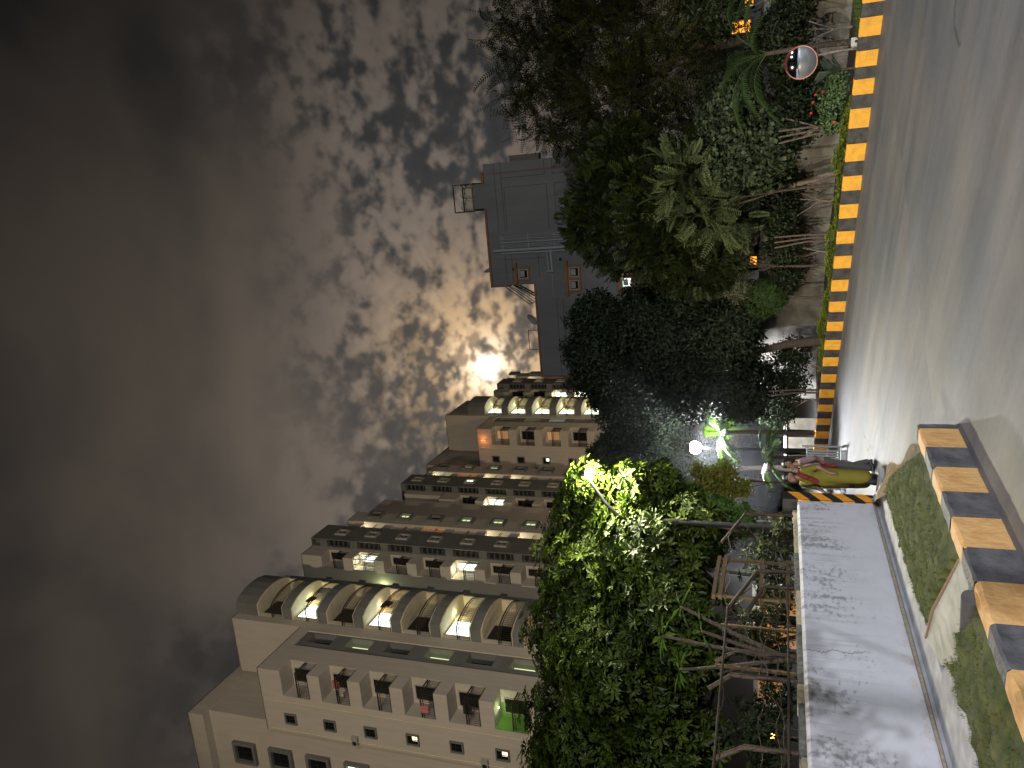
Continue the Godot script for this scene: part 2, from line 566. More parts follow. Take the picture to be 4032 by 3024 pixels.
func tower_two(label: String, a0: float, bc: float, top_k: int, bay_roof: float, hi_roof: float, hi_a: float, grey_roof: float, lit_bay: Dictionary, lit_slot: Dictionary, lit_side: Dictionary, lit_sq: Dictionary, glazed := -1) -> Node3D:
	var t := tower_node(label, a0, bc)
	var yo := EYE
	var m := MB.new()
	var br := bay_roof + yo
	B(-5.0, -1.05, -1, br, 0, 1.7, m)
	B(-1.05, -0.02, -1, br, 1.3, 1.7, m)
	var floors := []
	for k in 13:
		var s := 37.2 - 3.0 * k + yo
		if s < br and k < 12:
			floors.append(k)
	for i in floors.size():
		var k: int = floors[i]
		var s := 37.2 - 3.0 * k + yo
		var top: float = br if i == 0 else s + 3.0 - 2.12
		B(-1.05, 0, s, top, 0, 1.3, m)
	part("front_bay", m.mesh(), M.cream, t)
	var pr := MB.new()
	B(-5.02, 0.02, br, br + 0.06, -0.02, 1.7, pr)
	part("roof_edge", pr.mesh(), M.roof_dark, t)
	var hb := MB.new()
	B(-5.0, 0.1, -1, hi_roof + yo, hi_a, 1.72 if hi_a < 1.6 else hi_a + 2.0, hb) if hi_a > 1.3 else B(-5.0, -0.03, br, hi_roof + yo, 0.9, 1.7, hb)
	part("high_wall", hb.mesh(), M.cream, t)
	for k: int in floors:
		var s := 37.2 - 3.0 * k + yo
		var f := s - 2.12
		var li: String = lit_bay.get(k, "")
		railing(t, [Vector3(-1.05, 0, -0.07), Vector3(-0.06, 0, -0.07), Vector3(-0.06, 0, -1.3)], f, 0.98)
		balcony_door(t, Vector3(-0.55, f, -1.3), false, 0.6, 1.9, "lit_white" if li != "" else "")
		if li != "":
			balcony_lamp(t, Vector3(-0.5, s - 0.12, -0.6), 0.8, Color(1, 0.95, 0.76))
		if k == glazed:
			var gl := MB.new()
			for x in [-1.03, -0.53, -0.03]:
				B(x - 0.03, x + 0.03, f, s, 0.0, 0.06, gl)
			for y in [f + 0.03, f + 1.1, s - 0.03]:
				B(-1.05, 0, y - 0.03, y + 0.03, 0.0, 0.05, gl)
				B(-0.05, 0, y - 0.03, y + 0.03, 0.06, 1.3, gl)
			B(-0.06, 0.0, f, s, 0.62, 0.68, gl)
			part("balcony_glazing_frame", gl.mesh(), M.pale_frame, t)
	# grey projecting block with louvred front
	var gr := grey_roof + yo
	var g := MB.new()
	B(-5, 0.75, -1, gr, 2.25, 4.5, g)
	B(0.66, 0.75, -1, gr, 1.7, 2.25, g)
	B(-0.02, 0.06, -1, gr, 1.7, 2.25, g)
	for k in 13:
		var top := 37.6 - 3.0 * k + yo
		if top > gr:
			continue
		B(0.06, 0.66, top, minf(top + 0.72, gr), 1.7, 2.25, g)
	part("grey_block", g.mesh(), M.grey_trim, t)
	for k in 12:
		var top := 37.6 - 3.0 * k + yo
		if top > gr:
			continue
		var l := MB.new()
		for q in 5:
			var y := top - 0.25 - q * 0.46
			l.quad(Vector3(0.06, y - 0.18, -1.8), Vector3(0.66, y - 0.18, -1.8), Vector3(0.66, y + 0.12, -2.0), Vector3(0.06, y + 0.12, -2.0))
			l.quad(Vector3(0.66, y - 0.2, -1.82), Vector3(0.06, y - 0.2, -1.82), Vector3(0.06, y + 0.1, -2.02), Vector3(0.66, y + 0.1, -2.02))
		part("louvre", l.mesh(), M.louvre, t)
		var ls: String = lit_sq.get(k, "")
		window(t, Vector3(0.75, 36.75 - 3.0 * k + yo, -3.05), true, 0.62, 0.78, "pale", ls)
	var gt := MB.new()
	B(-5, 0.77, gr, gr + 0.05, 1.68, 4.52, gt)
	part("roof_edge", gt.mesh(), M.roof_dark, t)
	# slot balconies between the grey block and the next block
	var sl := MB.new()
	B(-5, -0.6, -1, gr - 1.2, 4.5, 5.5, sl)
	for k in 12:
		var s := 36.0 - 3.0 * k + yo
		B(-0.6, 0.62, s, minf(s + 0.85, gr - 1.2), 4.5, 5.5, sl)
	part("slot_wall", sl.mesh(), M.cream, t)
	for k in 11:
		var s := 36.0 - 3.0 * k + yo
		var li: String = lit_slot.get(k, "")
		var p := MB.new()
		B(-0.6, -0.55, s - 2.1, s - 0.05, 4.6, 5.45, p)
		part("slot_window", p.mesh(), M.dark_glass if li == "" else M[li], t)
		var rr := MB.new()
		rr.bar(Vector3(0.58, s - 1.25, -4.5), Vector3(0.58, s - 1.25, -5.5), 0.03, 4)
		rr.bar(Vector3(0.58, s - 1.4, -4.5), Vector3(0.58, s - 1.4, -5.5), 0.02, 4)
		part("railing", rr.mesh(), M.rail, t)
		if li == "lit_warm" or li == "lit_white":
			balcony_lamp(t, Vector3(0.1, s - 0.1, -5.0), 0.8, Color(1, 0.95, 0.8))
	var b2 := MB.new()
	B(-5, 0.8, -1, gr - 1.45, 5.5, 7.5, b2)
	part("rear_block", b2.mesh(), M.cream, t)
	var b2r := MB.new()
	B(-5, 0.82, gr - 1.45, gr - 1.38, 5.48, 7.52, b2r)
	part("roof_edge", b2r.mesh(), M.roof_dark, t)
	for k in 11:
		window(t, Vector3(0.8, 35.4 - 3.0 * k + yo, -6.75), true, 0.8, 0.95, "thick", lit_side.get(k, ""))
	var body := MB.new()
	B(-11, -0.7, -1, minf(hi_roof, grey_roof) - 0.5 + yo, 1.75, 14, body)
	part("body_wall", body.mesh(), M.cream, t)
	return t

func tube_lamp(label: String, at: Vector3, turn: float, length: float, c: Color, e: float) -> void:
	var o := thing("tube_lamp", label, "wall lamp", at, turn, "")
	var m := MB.new()
	m.box(Vector3(-0.05, -length / 2, 0), Vector3(0.05, length / 2, 0.06))
	part("lamp_housing", m.mesh(), M.steel, o)
	var g := MB.new()
	g.tube([Vector3(0, -length / 2 + 0.05, 0.1), Vector3(0, length / 2 - 0.05, 0.1)], [0.025, 0.025], 6)
	part("lamp_tube", g.mesh(), glow(c, 4.0), o)
	var l := OmniLight3D.new()
	l.name = "lamp_glow"
	l.position = Vector3(0, 0, 0.32)
	l.light_color = c
	l.light_energy = e
	l.light_size = 0.15
	l.omni_range = 20
	l.omni_attenuation = 2.0
	l.shadow_enabled = true
	o.add_child(l)

func ab(a: float, b: float, y: float) -> Vector3:
	var th := deg_to_rad(14.5)
	return W(a * sin(th) + b * cos(th), y, a * cos(th) - b * sin(th))

func added_flood(label: String, at: Vector3, aim: Vector3, e: float, angle: float, c: Color, h: float) -> void:  # lamps added to brighten road and buildings, not known fittings
	var o := thing("floodlight", label, "floodlight", at, 0.0, "added floodlights brightening the road and buildings")
	var p := MB.new()
	p.bar(Vector3(0, -1.5, 0), Vector3(0, h, 0), 0.05, 8)
	part("pole", p.mesh(), M.steel, o)
	var d := (aim - (at + Vector3(0, h, 0))).normalized()
	var hd := MB.new()
	hd.box(Vector3(-0.16, -0.12, -0.05), Vector3(0.16, 0.12, 0.08))
	var head := part("lamp_head", hd.mesh(), M.black_metal, o, Vector3(0, h + 0.1, 0))
	head.look_at_from_position(at + Vector3(0, h + 0.1, 0), aim, Vector3.UP)
	var fc := MB.new()
	fc.box(Vector3(-0.13, -0.09, -0.065), Vector3(0.13, 0.09, -0.052))
	part("lamp_face", fc.mesh(), glow(c, 6.0), head)
	var l := SpotLight3D.new()
	l.name = "lamp_glow"
	l.light_color = c
	l.light_energy = e
	l.light_size = 0.1
	l.spot_angle = angle
	l.spot_angle_attenuation = 0.7
	l.spot_range = 120
	l.spot_attenuation = 2.0
	l.shadow_enabled = true
	o.add_child(l)
	l.look_at_from_position(at + Vector3(0, h + 0.1, 0) + d * 0.12, aim, Vector3.UP)

func street_lamp(label: String, at: Vector3, h: float, arm: Vector3, e: float, c: Color, r := 0.2, sz := 0.12, em := 14.0, down := false) -> Node3D:
	var o := thing("street_lamp", label, "street lamp", at, 0.0, "")
	var p := MB.new()
	var top := Vector3(0, h, 0) - Vector3(0, maxf(arm.y, 0.0), 0)
	p.tube([Vector3(0, -0.3, 0), top * 0.5, top], [0.075, 0.06, 0.05], 10)
	part("pole", p.mesh(), M.black_metal, o)
	if arm.length() > 0.05:
		var a := MB.new()
		var q := [top, top + arm * 0.35 + Vector3(0, 0.12, 0), top + arm * 0.75 + Vector3(0, 0.1, 0), top + arm + Vector3(0, 0.1, 0)]
		a.tube(q, [0.045, 0.04, 0.035, 0.03], 8)
		part("arm", a.mesh(), M.black_metal, o)
	var hp := top + arm
	var cap := MB.new()
	cap.tube([hp + Vector3(0, r + 0.1, 0), hp + Vector3(0, r + 0.05, 0), hp + Vector3(0, r * 0.7, 0)], [0.05, r * 0.5, r * 0.8], 14)
	part("lamp_cap", cap.mesh(), M.black_metal, o)
	var b := MB.new()
	b.ball(Vector3.ZERO, Vector3(r, r, r), 10, 16)
	var bulb := part("lamp_globe", b.mesh(), glow(c, em), o, hp)
	if down:
		var sl := SpotLight3D.new()
		sl.name = "lamp_glow"
		sl.rotation.x = -PI / 2
		sl.light_color = c
		sl.light_energy = e
		sl.light_size = sz
		sl.spot_angle = 84
		sl.spot_angle_attenuation = 0.25
		sl.spot_range = 120
		sl.spot_attenuation = 2.0
		sl.shadow_enabled = true
		bulb.add_child(sl)
		e *= 0.22
	var l := OmniLight3D.new()
	l.name = "lamp_glow"
	l.light_color = c
	l.light_energy = e
	l.light_size = sz
	l.omni_range = 120
	l.omni_attenuation = 2.0
	l.shadow_enabled = true
	bulb.add_child(l)
	return o

# ---------------------------------------------------------------- grey building on the right
func G(lo_b: float, hi_b: float, lo_y: float, hi_y: float, lo_a: float, hi_a: float, mb: MB) -> void:
	mb.box(Vector3(lo_b, lo_y, -hi_a), Vector3(hi_b, hi_y, -lo_a))

func grey_building() -> void:
	var th := deg_to_rad(14.5)
	var a0 := 44.0
	var o := thing("grey_apartment_block", "plain grey block with brown trim, pipes and a railed roof tank cabin", "apartment block", Vector3.ZERO, -th)
	# local x = b, y, z = -a ; numbers measured on the facade
	var s := 1.3333
	var y := func(v: float) -> float: return v * s + EYE
	var m := MB.new()
	G(-5.15, 1.95, -2, y.call(12.5), a0, a0 + 11, m)
	G(-10.85, -5.15, -2, y.call(10.46), a0, a0 + 11, m)
	part("wall", m.mesh(), M.grey_wall, o)
	var cb := MB.new()
	G(-0.58, 0.86, y.call(12.5), y.call(13.08), a0 + 0.02, a0 + 2.2, cb)
	part("roof_cabin", cb.mesh(), M.grey_wall, o)
	var tr := MB.new()
	G(-5.3, -0.58, y.call(12.5), y.call(12.5) + 0.12, a0 - 0.12, a0 + 11.1, tr)
	G(0.86, 1.5, y.call(12.5), y.call(12.5) + 0.16, a0 - 0.12, a0 + 11.1, tr)
	G(-10.95, -5.18, y.call(10.46), y.call(10.46) + 0.1, a0 - 0.1, a0 + 11.1, tr)
	G(-0.7, 0.95, y.call(13.08), y.call(13.08) + 0.06, a0 - 0.06, a0 + 2.3, tr)
	G(-10.95, -10.85, -2, y.call(10.46), a0 - 0.1, a0 + 0.2, tr)
	part("roof_trim", tr.mesh(), M.orange_trim, o)
	# side return of the stair tower seen past the right corner
	var sd := MB.new()
	G(1.95, 2.35, -2, y.call(9.4), a0 + 1.0, a0 + 9, sd)
	G(1.95, 2.2, y.call(11.0), y.call(11.05), a0 + 0.6, a0 + 2.0, sd)
	part("side_wall", sd.mesh(), M.grey_wall, o)
	var br := MB.new()
	G(1.96, 2.3, y.call(10.0), y.call(11.35), a0 + 0.4, a0 + 0.9, br)
	part("corner_ledge", br.mesh(), M.roof_dark, o)
	# tank stage on the cabin
	var tk := MB.new()
	for x in [-0.35, 0.4]:
		tk.tube([Vector3(x, y.call(13.14), -a0 - 1.0), Vector3(x, y.call(13.14) + 0.95, -a0 - 1.0), Vector3(x, y.call(13.14) + 1.12, -a0 - 1.0)], [0.36, 0.36, 0.2], 14)
	var tkm := mat(Color(0.62, 0.57, 0.44), 0.6)
	part("water_tank", tk.mesh(), tkm, o)
	var st := MB.new()
	for x in [-0.7, 0.9]:
		for a in [0.0, 2.0]:
			st.bar(Vector3(x, y.call(13.08), -a0 - a), Vector3(x, y.call(13.08) + 1.25, -a0 - a), 0.035, 4)
	for h in [0.65, 1.25]:
		for a in [0.0, 2.0]:
			st.bar(Vector3(-0.7, y.call(13.08) + h, -a0 - a), Vector3(0.9, y.call(13.08) + h, -a0 - a), 0.035, 4)
		for x in [-0.7, 0.9]:
			st.bar(Vector3(x, y.call(13.08) + h, -a0), Vector3(x, y.call(13.08) + h, -a0 - 2.0), 0.035, 4)
	part("tank_frame", st.mesh(), M.rail, o)
	# thin scored joints in the plaster
	var j := MB.new()
	var line := func(b0: float, y0: float, b1: float, y1: float) -> void:
		var lo := Vector3(minf(b0, b1) * s - 0.012, minf(y.call(y0), y.call(y1)) - 0.012, -a0)
		var hi := Vector3(maxf(b0, b1) * s + 0.012, maxf(y.call(y0), y.call(y1)) + 0.012, -a0 + 0.008)
		j.box(lo, hi)
	for q in [[-1.55, 12.0, 1.46, 12.0], [-1.5, 11.7, 1.46, 11.7], [0.8, 11.7, 0.8, 9.7], [0.8, 9.7, 1.46, 9.7], [0.8, 9.35, 0.8, 7.0], [0.8, 9.35, 1.46, 9.35], [0.4, 11.6, 0.4, 9.65], [-1.5, 11.6, 0.4, 11.6], [-1.5, 9.65, 0.4, 9.65], [0.4, 9.3, 0.4, 7.0], [-1.2, 9.3, 0.4, 9.3], [-3.75, 11.8, -2.6, 11.8], [-3.75, 11.5, -2.5, 11.5], [-2.75, 11.9, -2.75, 9.9], [-9.0, 9.55, -4.6, 9.55], [-9.0, 9.25, -4.6, 9.25], [-4.95, 9.2, -4.95, 7.2], [-3.6, 10.25, -2.6, 10.25], [-7.2, 9.2, -7.2, 7.0]]:
		line.call(q[0], q[1], q[2], q[3])
	part("plaster_joint", j.mesh(), M.joint, o)
	var og := MB.new()
	og.bar(Vector3(1.03 * s, y.call(12.55), -a0 + 0.03), Vector3(1.03 * s, 0, -a0 + 0.03), 0.022, 5)
	part("cable", og.mesh(), M.orange_trim, o)
	for q in [[-1.72, 0.022], [-1.79, 0.022], [-1.86, 0.022], [-2.0, 0.04], [-2.1, 0.02], [-2.16, 0.02], [-2.22, 0.02]]:
		var p := MB.new()
		p.bar(Vector3(q[0] * s, y.call(12.0), -a0 + 0.07), Vector3(q[0] * s, 0, -a0 + 0.07), q[1], 6)
		for k in 6:
			p.cbox(Vector3(q[0] * s, y.call(11.85) - k * 1.6, -a0 + 0.06), Vector3(0.09, 0.05, 0.1))
		part("thin_pipe", p.mesh(), M.pipe, o)
	for q in [[-2.33, 12.3, 0.085], [-2.47, 12.0, 0.05]]:
		var p := MB.new()
		p.bar(Vector3(q[0] * s, y.call(q[1]), -a0 + 0.11), Vector3(q[0] * s, 0, -a0 + 0.11), q[2], 10)
		part("drain_pipe", p.mesh(), M.pipe, o)
	for lv in [9.65, 7.3, 4.97]:
		var p := MB.new()
		p.bar(Vector3(-2.4 * s, y.call(lv), -a0 + 0.12), Vector3(-3.35 * s, y.call(lv - 0.02), -a0 + 0.12), 0.07, 8)
		p.bar(Vector3(-2.4 * s, y.call(lv + 0.18), -a0 + 0.1), Vector3(-3.3 * s, y.call(lv + 0.16), -a0 + 0.1), 0.04, 6)
		p.bar(Vector3(-3.35 * s, y.call(lv + 0.25), -a0 + 0.12), Vector3(-3.35 * s, y.call(lv - 0.1), -a0 + 0.12), 0.06, 8)
		p.bar(Vector3(-3.35 * s, y.call(lv), -a0 + 0.1), Vector3(-4.5 * s, y.call(lv), -a0 + 0.1), 0.025, 6)
		part("branch_pipe", p.mesh(), M.pipe, o)
	# windows with brown hoods
	for q in [[-3.42, 11.0, ""], [-3.45, 8.65, ""], [-4.02, 8.68, ""], [-3.45, 6.33, ""], [-4.0, 6.35, "lit_white"], [-3.45, 4.0, ""], [-4.02, 4.0, ""]]:
		window(o, Vector3(q[0] * s, y.call(q[1]), -a0), false, 0.6, 0.62, "orange", q[2])
	for q in [[-2.92, -3.82, 11.31], [-2.95, -4.5, 8.98], [-2.95, -4.5, 6.66], [-2.95, -4.5, 4.33]]:
		var hd := MB.new()
		G(q[1] * s, q[0] * s, y.call(q[2]) - 0.07, y.call(q[2]) + 0.07, a0 - 0.28, a0, hd)
		part("window_hood", hd.mesh(), M.orange_trim, o)
	for q in [[-2.87, 9.25], [-4.4, 9.05], [-3.2, 11.45]]:
		var v := MB.new()
		v.tube([Vector3(q[0] * s, y.call(q[1]), -a0), Vector3(q[0] * s, y.call(q[1]), -a0 + 0.1)], [0.09, 0.07], 10)
		part("vent_cap", v.mesh(), M.black_metal, o)
	# roof furniture: dish, frame, ladder
	var ds := MB.new()
	for i in 6:
		for k in 14:
			var pt := []
			for u in [[i, k], [i, k + 1], [i + 1, k + 1], [i + 1, k]]:
				var r: float = u[0] / 6.0 * 0.42
				var an: float = TAU * u[1] / 14.0
				pt.append(Vector3(r * cos(an), r * sin(an), r * r * 0.9))
			ds.quad(pt[0], pt[1], pt[2], pt[3])
	var dish := part("satellite_dish", ds.mesh(), M.pipe, o, Vector3(-5.54 * s, y.call(10.46) + 0.55, -a0 - 0.8))
	dish.rotation = Vector3(-0.5, -0.6, 0)
	var dish2 := part("satellite_dish", ds.mesh(), M.pipe, o, Vector3(-3.3 * s, y.call(12.5) + 0.4, -a0 - 0.9))
	dish2.rotation = Vector3(-0.3, 1.25, 0)
	var dp := MB.new()
	dp.bar(Vector3(-5.54 * s, y.call(10.46), -a0 - 0.85), Vector3(-5.54 * s, y.call(10.46) + 0.5, -a0 - 0.85), 0.03)
	dp.bar(Vector3(-3.3 * s, y.call(12.5), -a0 - 0.95), Vector3(-3.3 * s, y.call(12.5) + 0.4, -a0 - 0.95), 0.03)
	part("dish_post", dp.mesh(), M.rail, o)
	var fr := MB.new()
	for x in [-6.04 * s, -6.95 * s]:
		fr.bar(Vector3(x, y.call(10.46), -a0 - 0.3), Vector3(x, y.call(11.07), -a0 - 0.3), 0.02, 4)
	fr.bar(Vector3(-6.04 * s, y.call(11.07), -a0 - 0.3), Vector3(-6.95 * s, y.call(11.07), -a0 - 0.3), 0.02, 4)
	part("roof_frame", fr.mesh(), M.rail, o)
	var ld := MB.new()
	var la := Vector3(-3.95 * s, y.call(11.75), -a0 - 1.0)
	var lb := Vector3(-4.58 * s - 0.15, y.call(10.5), -a0 - 1.0)
	for dz in [0.0, -0.5]:
		ld.bar(la + Vector3(-0.05, 0, dz), lb + Vector3(0, 0, dz), 0.05, 5)
		ld.bar(la + Vector3(-0.05, 0.7, dz), lb + Vector3(-0.3, 0.75, dz), 0.025, 5)
		ld.bar(la + Vector3(-0.05, 0.35, dz), lb + Vector3(-0.15, 0.38, dz), 0.02, 5)
		ld.bar(lb + Vector3(0, 0, dz), lb + Vector3(-0.3, 0.75, dz), 0.02, 5)
	for k in 9:
		var p := la.lerp(lb, k / 8.0)
		ld.bar(p, p + Vector3(0, 0, -0.5), 0.03, 4)
	part("ladder", ld.mesh(), M.rail, o)
	# corner pilaster step of the upper floor
	var stp := MB.new()
	G(-5.3, -5.15, y.call(11.75), y.call(12.5), a0 - 0.05, a0 + 6, stp)
	part("corner_bracket", stp.mesh(), M.grey_wall, o)
	var cap2 := MB.new()
	G(-5.2, -5.1, y.call(10.46), y.call(11.78), a0 - 0.03, a0 + 0.1, cap2)
	part("corner_trim", cap2.mesh(), M.orange_trim, o)

# ---------------------------------------------------------------- ground
func ground_sheet(called: String, x0: float, x1: float, z0: float, z1: float, nx: int, nz: int, dy: float, m: Material) -> void:
	var mb := MB.new()
	for i in nx:
		for j in nz:
			var p := []
			for q in [[0, 0], [1, 0], [1, 1], [0, 1]]:
				var x := lerpf(x0, x1, float(i + q[0]) / nx)
				var z := lerpf(z0, z1, float(j + q[1]) / nz)
				p.append(W(x, gnd(x, z) + dy, z))
			mb.quad(p[0], p[1], p[2], p[3])
	struct(called, mb.mesh(), m)

const K0 := Vector2(7.6, 17.66)
const KD := Vector2(-0.68, 0.733)
const KN := Vector2(0.733, 0.68)
func kp(s: float, off: float) -> Vector2:
	return K0 + KD * s + KN * off

func road_material() -> StandardMaterial3D:
	# worn concrete: bands along the driving line, blotches and fine grit
	var im := Image.create(1024, 1024, false, Image.FORMAT_RGB8)
	var a := FastNoiseLite.new()
	a.seed = 31
	a.frequency = 1.0
	a.fractal_octaves = 4
	var b := FastNoiseLite.new()
	b.seed = 32
	b.frequency = 1.0
	b.fractal_octaves = 5
	var rg := RandomNumberGenerator.new()
	rg.seed = 5
	for j in 1024:
		for i in 1024:
			var u := i / 1024.0   # along the road, 40 m
			var w := j / 1024.0   # across, 40 m
			var band := a.get_noise_2d(u * 4.0, w * 34.0)
			var fine := a.get_noise_2d(u * 18.0 + 50.0, w * 200.0)
			var blot := b.get_noise_2d(u * 14.0, w * 14.0)
			var grit := rg.randf() - 0.5
			var l := 0.122 * (1.0 + 0.32 * band + 0.12 * fine + 0.3 * blot + 0.13 * grit)
			l = clampf(l, 0.05, 0.36)
			var warm := clampf(0.5 + blot * 1.2, 0.0, 1.0)
			im.set_pixel(i, j, Color(l * lerpf(0.96, 1.05, warm), l * 0.98, l * lerpf(1.12, 0.97, warm)).linear_to_srgb())
	# cracks
	for c in 14:
		var p := Vector2(rg.randf() * 1000, rg.randf() * 1000)
		var ang := rg.randf() * TAU
		for k in 70:
			ang += rg.randf_range(-0.35, 0.35)
			p += Vector2(cos(ang), sin(ang)) * 0.9
			var x := int(p.x) & 1023
			var y := int(p.y) & 1023
			var o := im.get_pixel(x, y)
			im.set_pixel(x, y, o.darkened(0.3))
	var m := StandardMaterial3D.new()
	m.albedo_texture = ImageTexture.create_from_image(im)
	m.roughness = 0.62
	m.roughness_texture = ntex(0.02, Color(0.62, 0.62, 0.62), Color(1, 1, 1), 4, 256, 0.5, 9)
	m.roughness = 0.78
	m.heightmap_enabled = true
	m.heightmap_texture = ntex(0.08, Color.BLACK, Color.WHITE, 5, 512, 0.5, 41)
	m.heightmap_scale = 1.2
	return m

func road() -> void:
	# a sheet along the right kerb's direction; uv along and across
	var mb := MB.new()
	var n := 40
	for i in n:
		for j in n:
			var p := []
			var t := []
			for q in [[0, 0], [1, 0], [1, 1], [0, 1]]:
				var s := lerpf(-24, 56, float(i + q[0]) / n)
				var o := lerpf(-52, 0.02, float(j + q[1]) / n)
				if o > -0.5:
					o = 0.02
				var k := kp(s, o)
				p.append(W(k.x, gnd(k.x, k.y) + 0.004, k.y))
				t.append(Vector2(s / 40.0, o / 40.0))
			mb.tri(p[0], p[2], p[1], t[0], t[2], t[1])
			mb.tri(p[0], p[3], p[2], t[0], t[3], t[2])
	struct("road", mb.mesh(), road_material())
	# strip beyond the kerb's end
	var mb2 := MB.new()
	for i in 12:
		for j in 12:
			var p := []
			var t := []
			for q in [[0, 0], [1, 0], [1, 1], [0, 1]]:
				var s := lerpf(15.1, 60, float(i + q[0]) / 12)
				var o := lerpf(0.02, 30, float(j + q[1]) / 12)
				var k := kp(s, o)
				p.append(W(k.x, gnd(k.x, k.y) + 0.006, k.y))
				t.append(Vector2(s / 40.0, o / 40.0))
			mb2.tri(p[0], p[2], p[1], t[0], t[2], t[1])
			mb2.tri(p[0], p[3], p[2], t[0], t[3], t[2])
	struct("far_road", mb2.mesh(), M.road_far)

func kerb_block(len: float, h: float, thick: float, wear: int) -> ArrayMesh:
	# x along, y up, z towards the road (front at z = 0, back at -thick)
	var m := MB.new()
	var r := RandomNumberGenerator.new()
	r.seed = 100 + wear
	var ch := 0.018
	var n := 5
	var top := []
	for i in n + 1:
		top.append([lerpf(0.003, len - 0.003, float(i) / n), h + r.randf_range(-0.006, 0.004), r.randf_range(-0.006, 0.004), ch * r.randf_range(0.6, 1.8)])
	for i in n:
		var a: Array = top[i]
		var b: Array = top[i + 1]
		var f0 := Vector3(a[0], -0.3, a[2])
		var f1 := Vector3(b[0], -0.3, b[2])
		var f2 := Vector3(b[0], b[1] - b[3], b[2])
		var f3 := Vector3(a[0], a[1] - a[3], a[2])
		var t0 := Vector3(a[0], a[1], a[2] - a[3])
		var t1 := Vector3(b[0], b[1], b[2] - b[3])
		m.quad(f0, f1, f2, f3)
		m.quad(f3, f2, t1, t0)
		m.quad(t0, t1, Vector3(b[0], b[1], -thick), Vector3(a[0], a[1], -thick))
		m.quad(Vector3(b[0], -0.3, -thick), Vector3(a[0], -0.3, -thick), Vector3(a[0], a[1], -thick), Vector3(b[0], b[1], -thick))
	var e: Array = top[0]
	m.quad(Vector3(e[0], -0.3, -thick), Vector3(e[0], -0.3, 0), Vector3(e[0], e[1] - e[3], 0), Vector3(e[0], e[1], -thick))
	e = top[n]
	m.quad(Vector3(e[0], -0.3, 0), Vector3(e[0], -0.3, -thick), Vector3(e[0], e[1], -thick), Vector3(e[0], e[1] - e[3], 0))
	return m.mesh()

func kerb(label: String, start: Vector2, dir: Vector2, marks: Array, yellow_first: bool, h: float, flip: bool, ym: Array, bm: Array, thick := 0.13) -> void:
	var turn := atan2(dir.y, dir.x)
	var o := thing("striped_kerb", label, "kerb", W(start.x, 0, start.y), 0.0)
	var yel := yellow_first
	for i in marks.size() - 1:
		var s0: float = marks[i]
		var s1: float = marks[i + 1]
		var p := start + dir * s0
		var q := start + dir * s1
		var y0 := gnd(p.x, p.y)
		var y1 := gnd(q.x, q.y)
		var mm: Material = ym[i % ym.size()] if yel else bm[i % bm.size()]
		yel = not yel
		var k := part("kerb_stone", kerb_block(s1 - s0, h, thick, i), mm, o)
		var bx := Vector3(dir.x, (y1 - y0) / (s1 - s0), -dir.y)
		var bz := Vector3(-dir.y, 0, -dir.x) * -1.0   # towards the road
		if flip:
			bz = -bz
		if bx.cross(Vector3.UP).dot(bz) < 0:
			# keep a right-handed frame: run the block backwards
			bx = -bx
			k.transform = Transform3D(Basis(bx, Vector3.UP, bz), W(q.x, y1, q.y) - o.position)
		else:
			k.transform = Transform3D(Basis(bx, Vector3.UP, bz), W(p.x, y0, p.y) - o.position)

func paint(c: Color, dirt: Color, s: int, share := 0.35) -> StandardMaterial3D:
	var m := StandardMaterial3D.new()
	var t := ntex(0.016, dirt, c, 5, 256, share, s)
	m.albedo_texture = t
	m.uv1_triplanar = true
	m.uv1_world_triplanar = true
	m.uv1_scale = Vector3(1.1, 0.9, 1.1)
	m.uv1_offset = Vector3(s * 0.37, s * 0.21, 0)
	m.roughness = 0.7
	m.heightmap_enabled = true
	m.heightmap_texture = ntex(0.06, Color.BLACK, Color.WHITE, 4, 256, 0.5, 3)
	m.heightmap_scale = 0.6
	return m

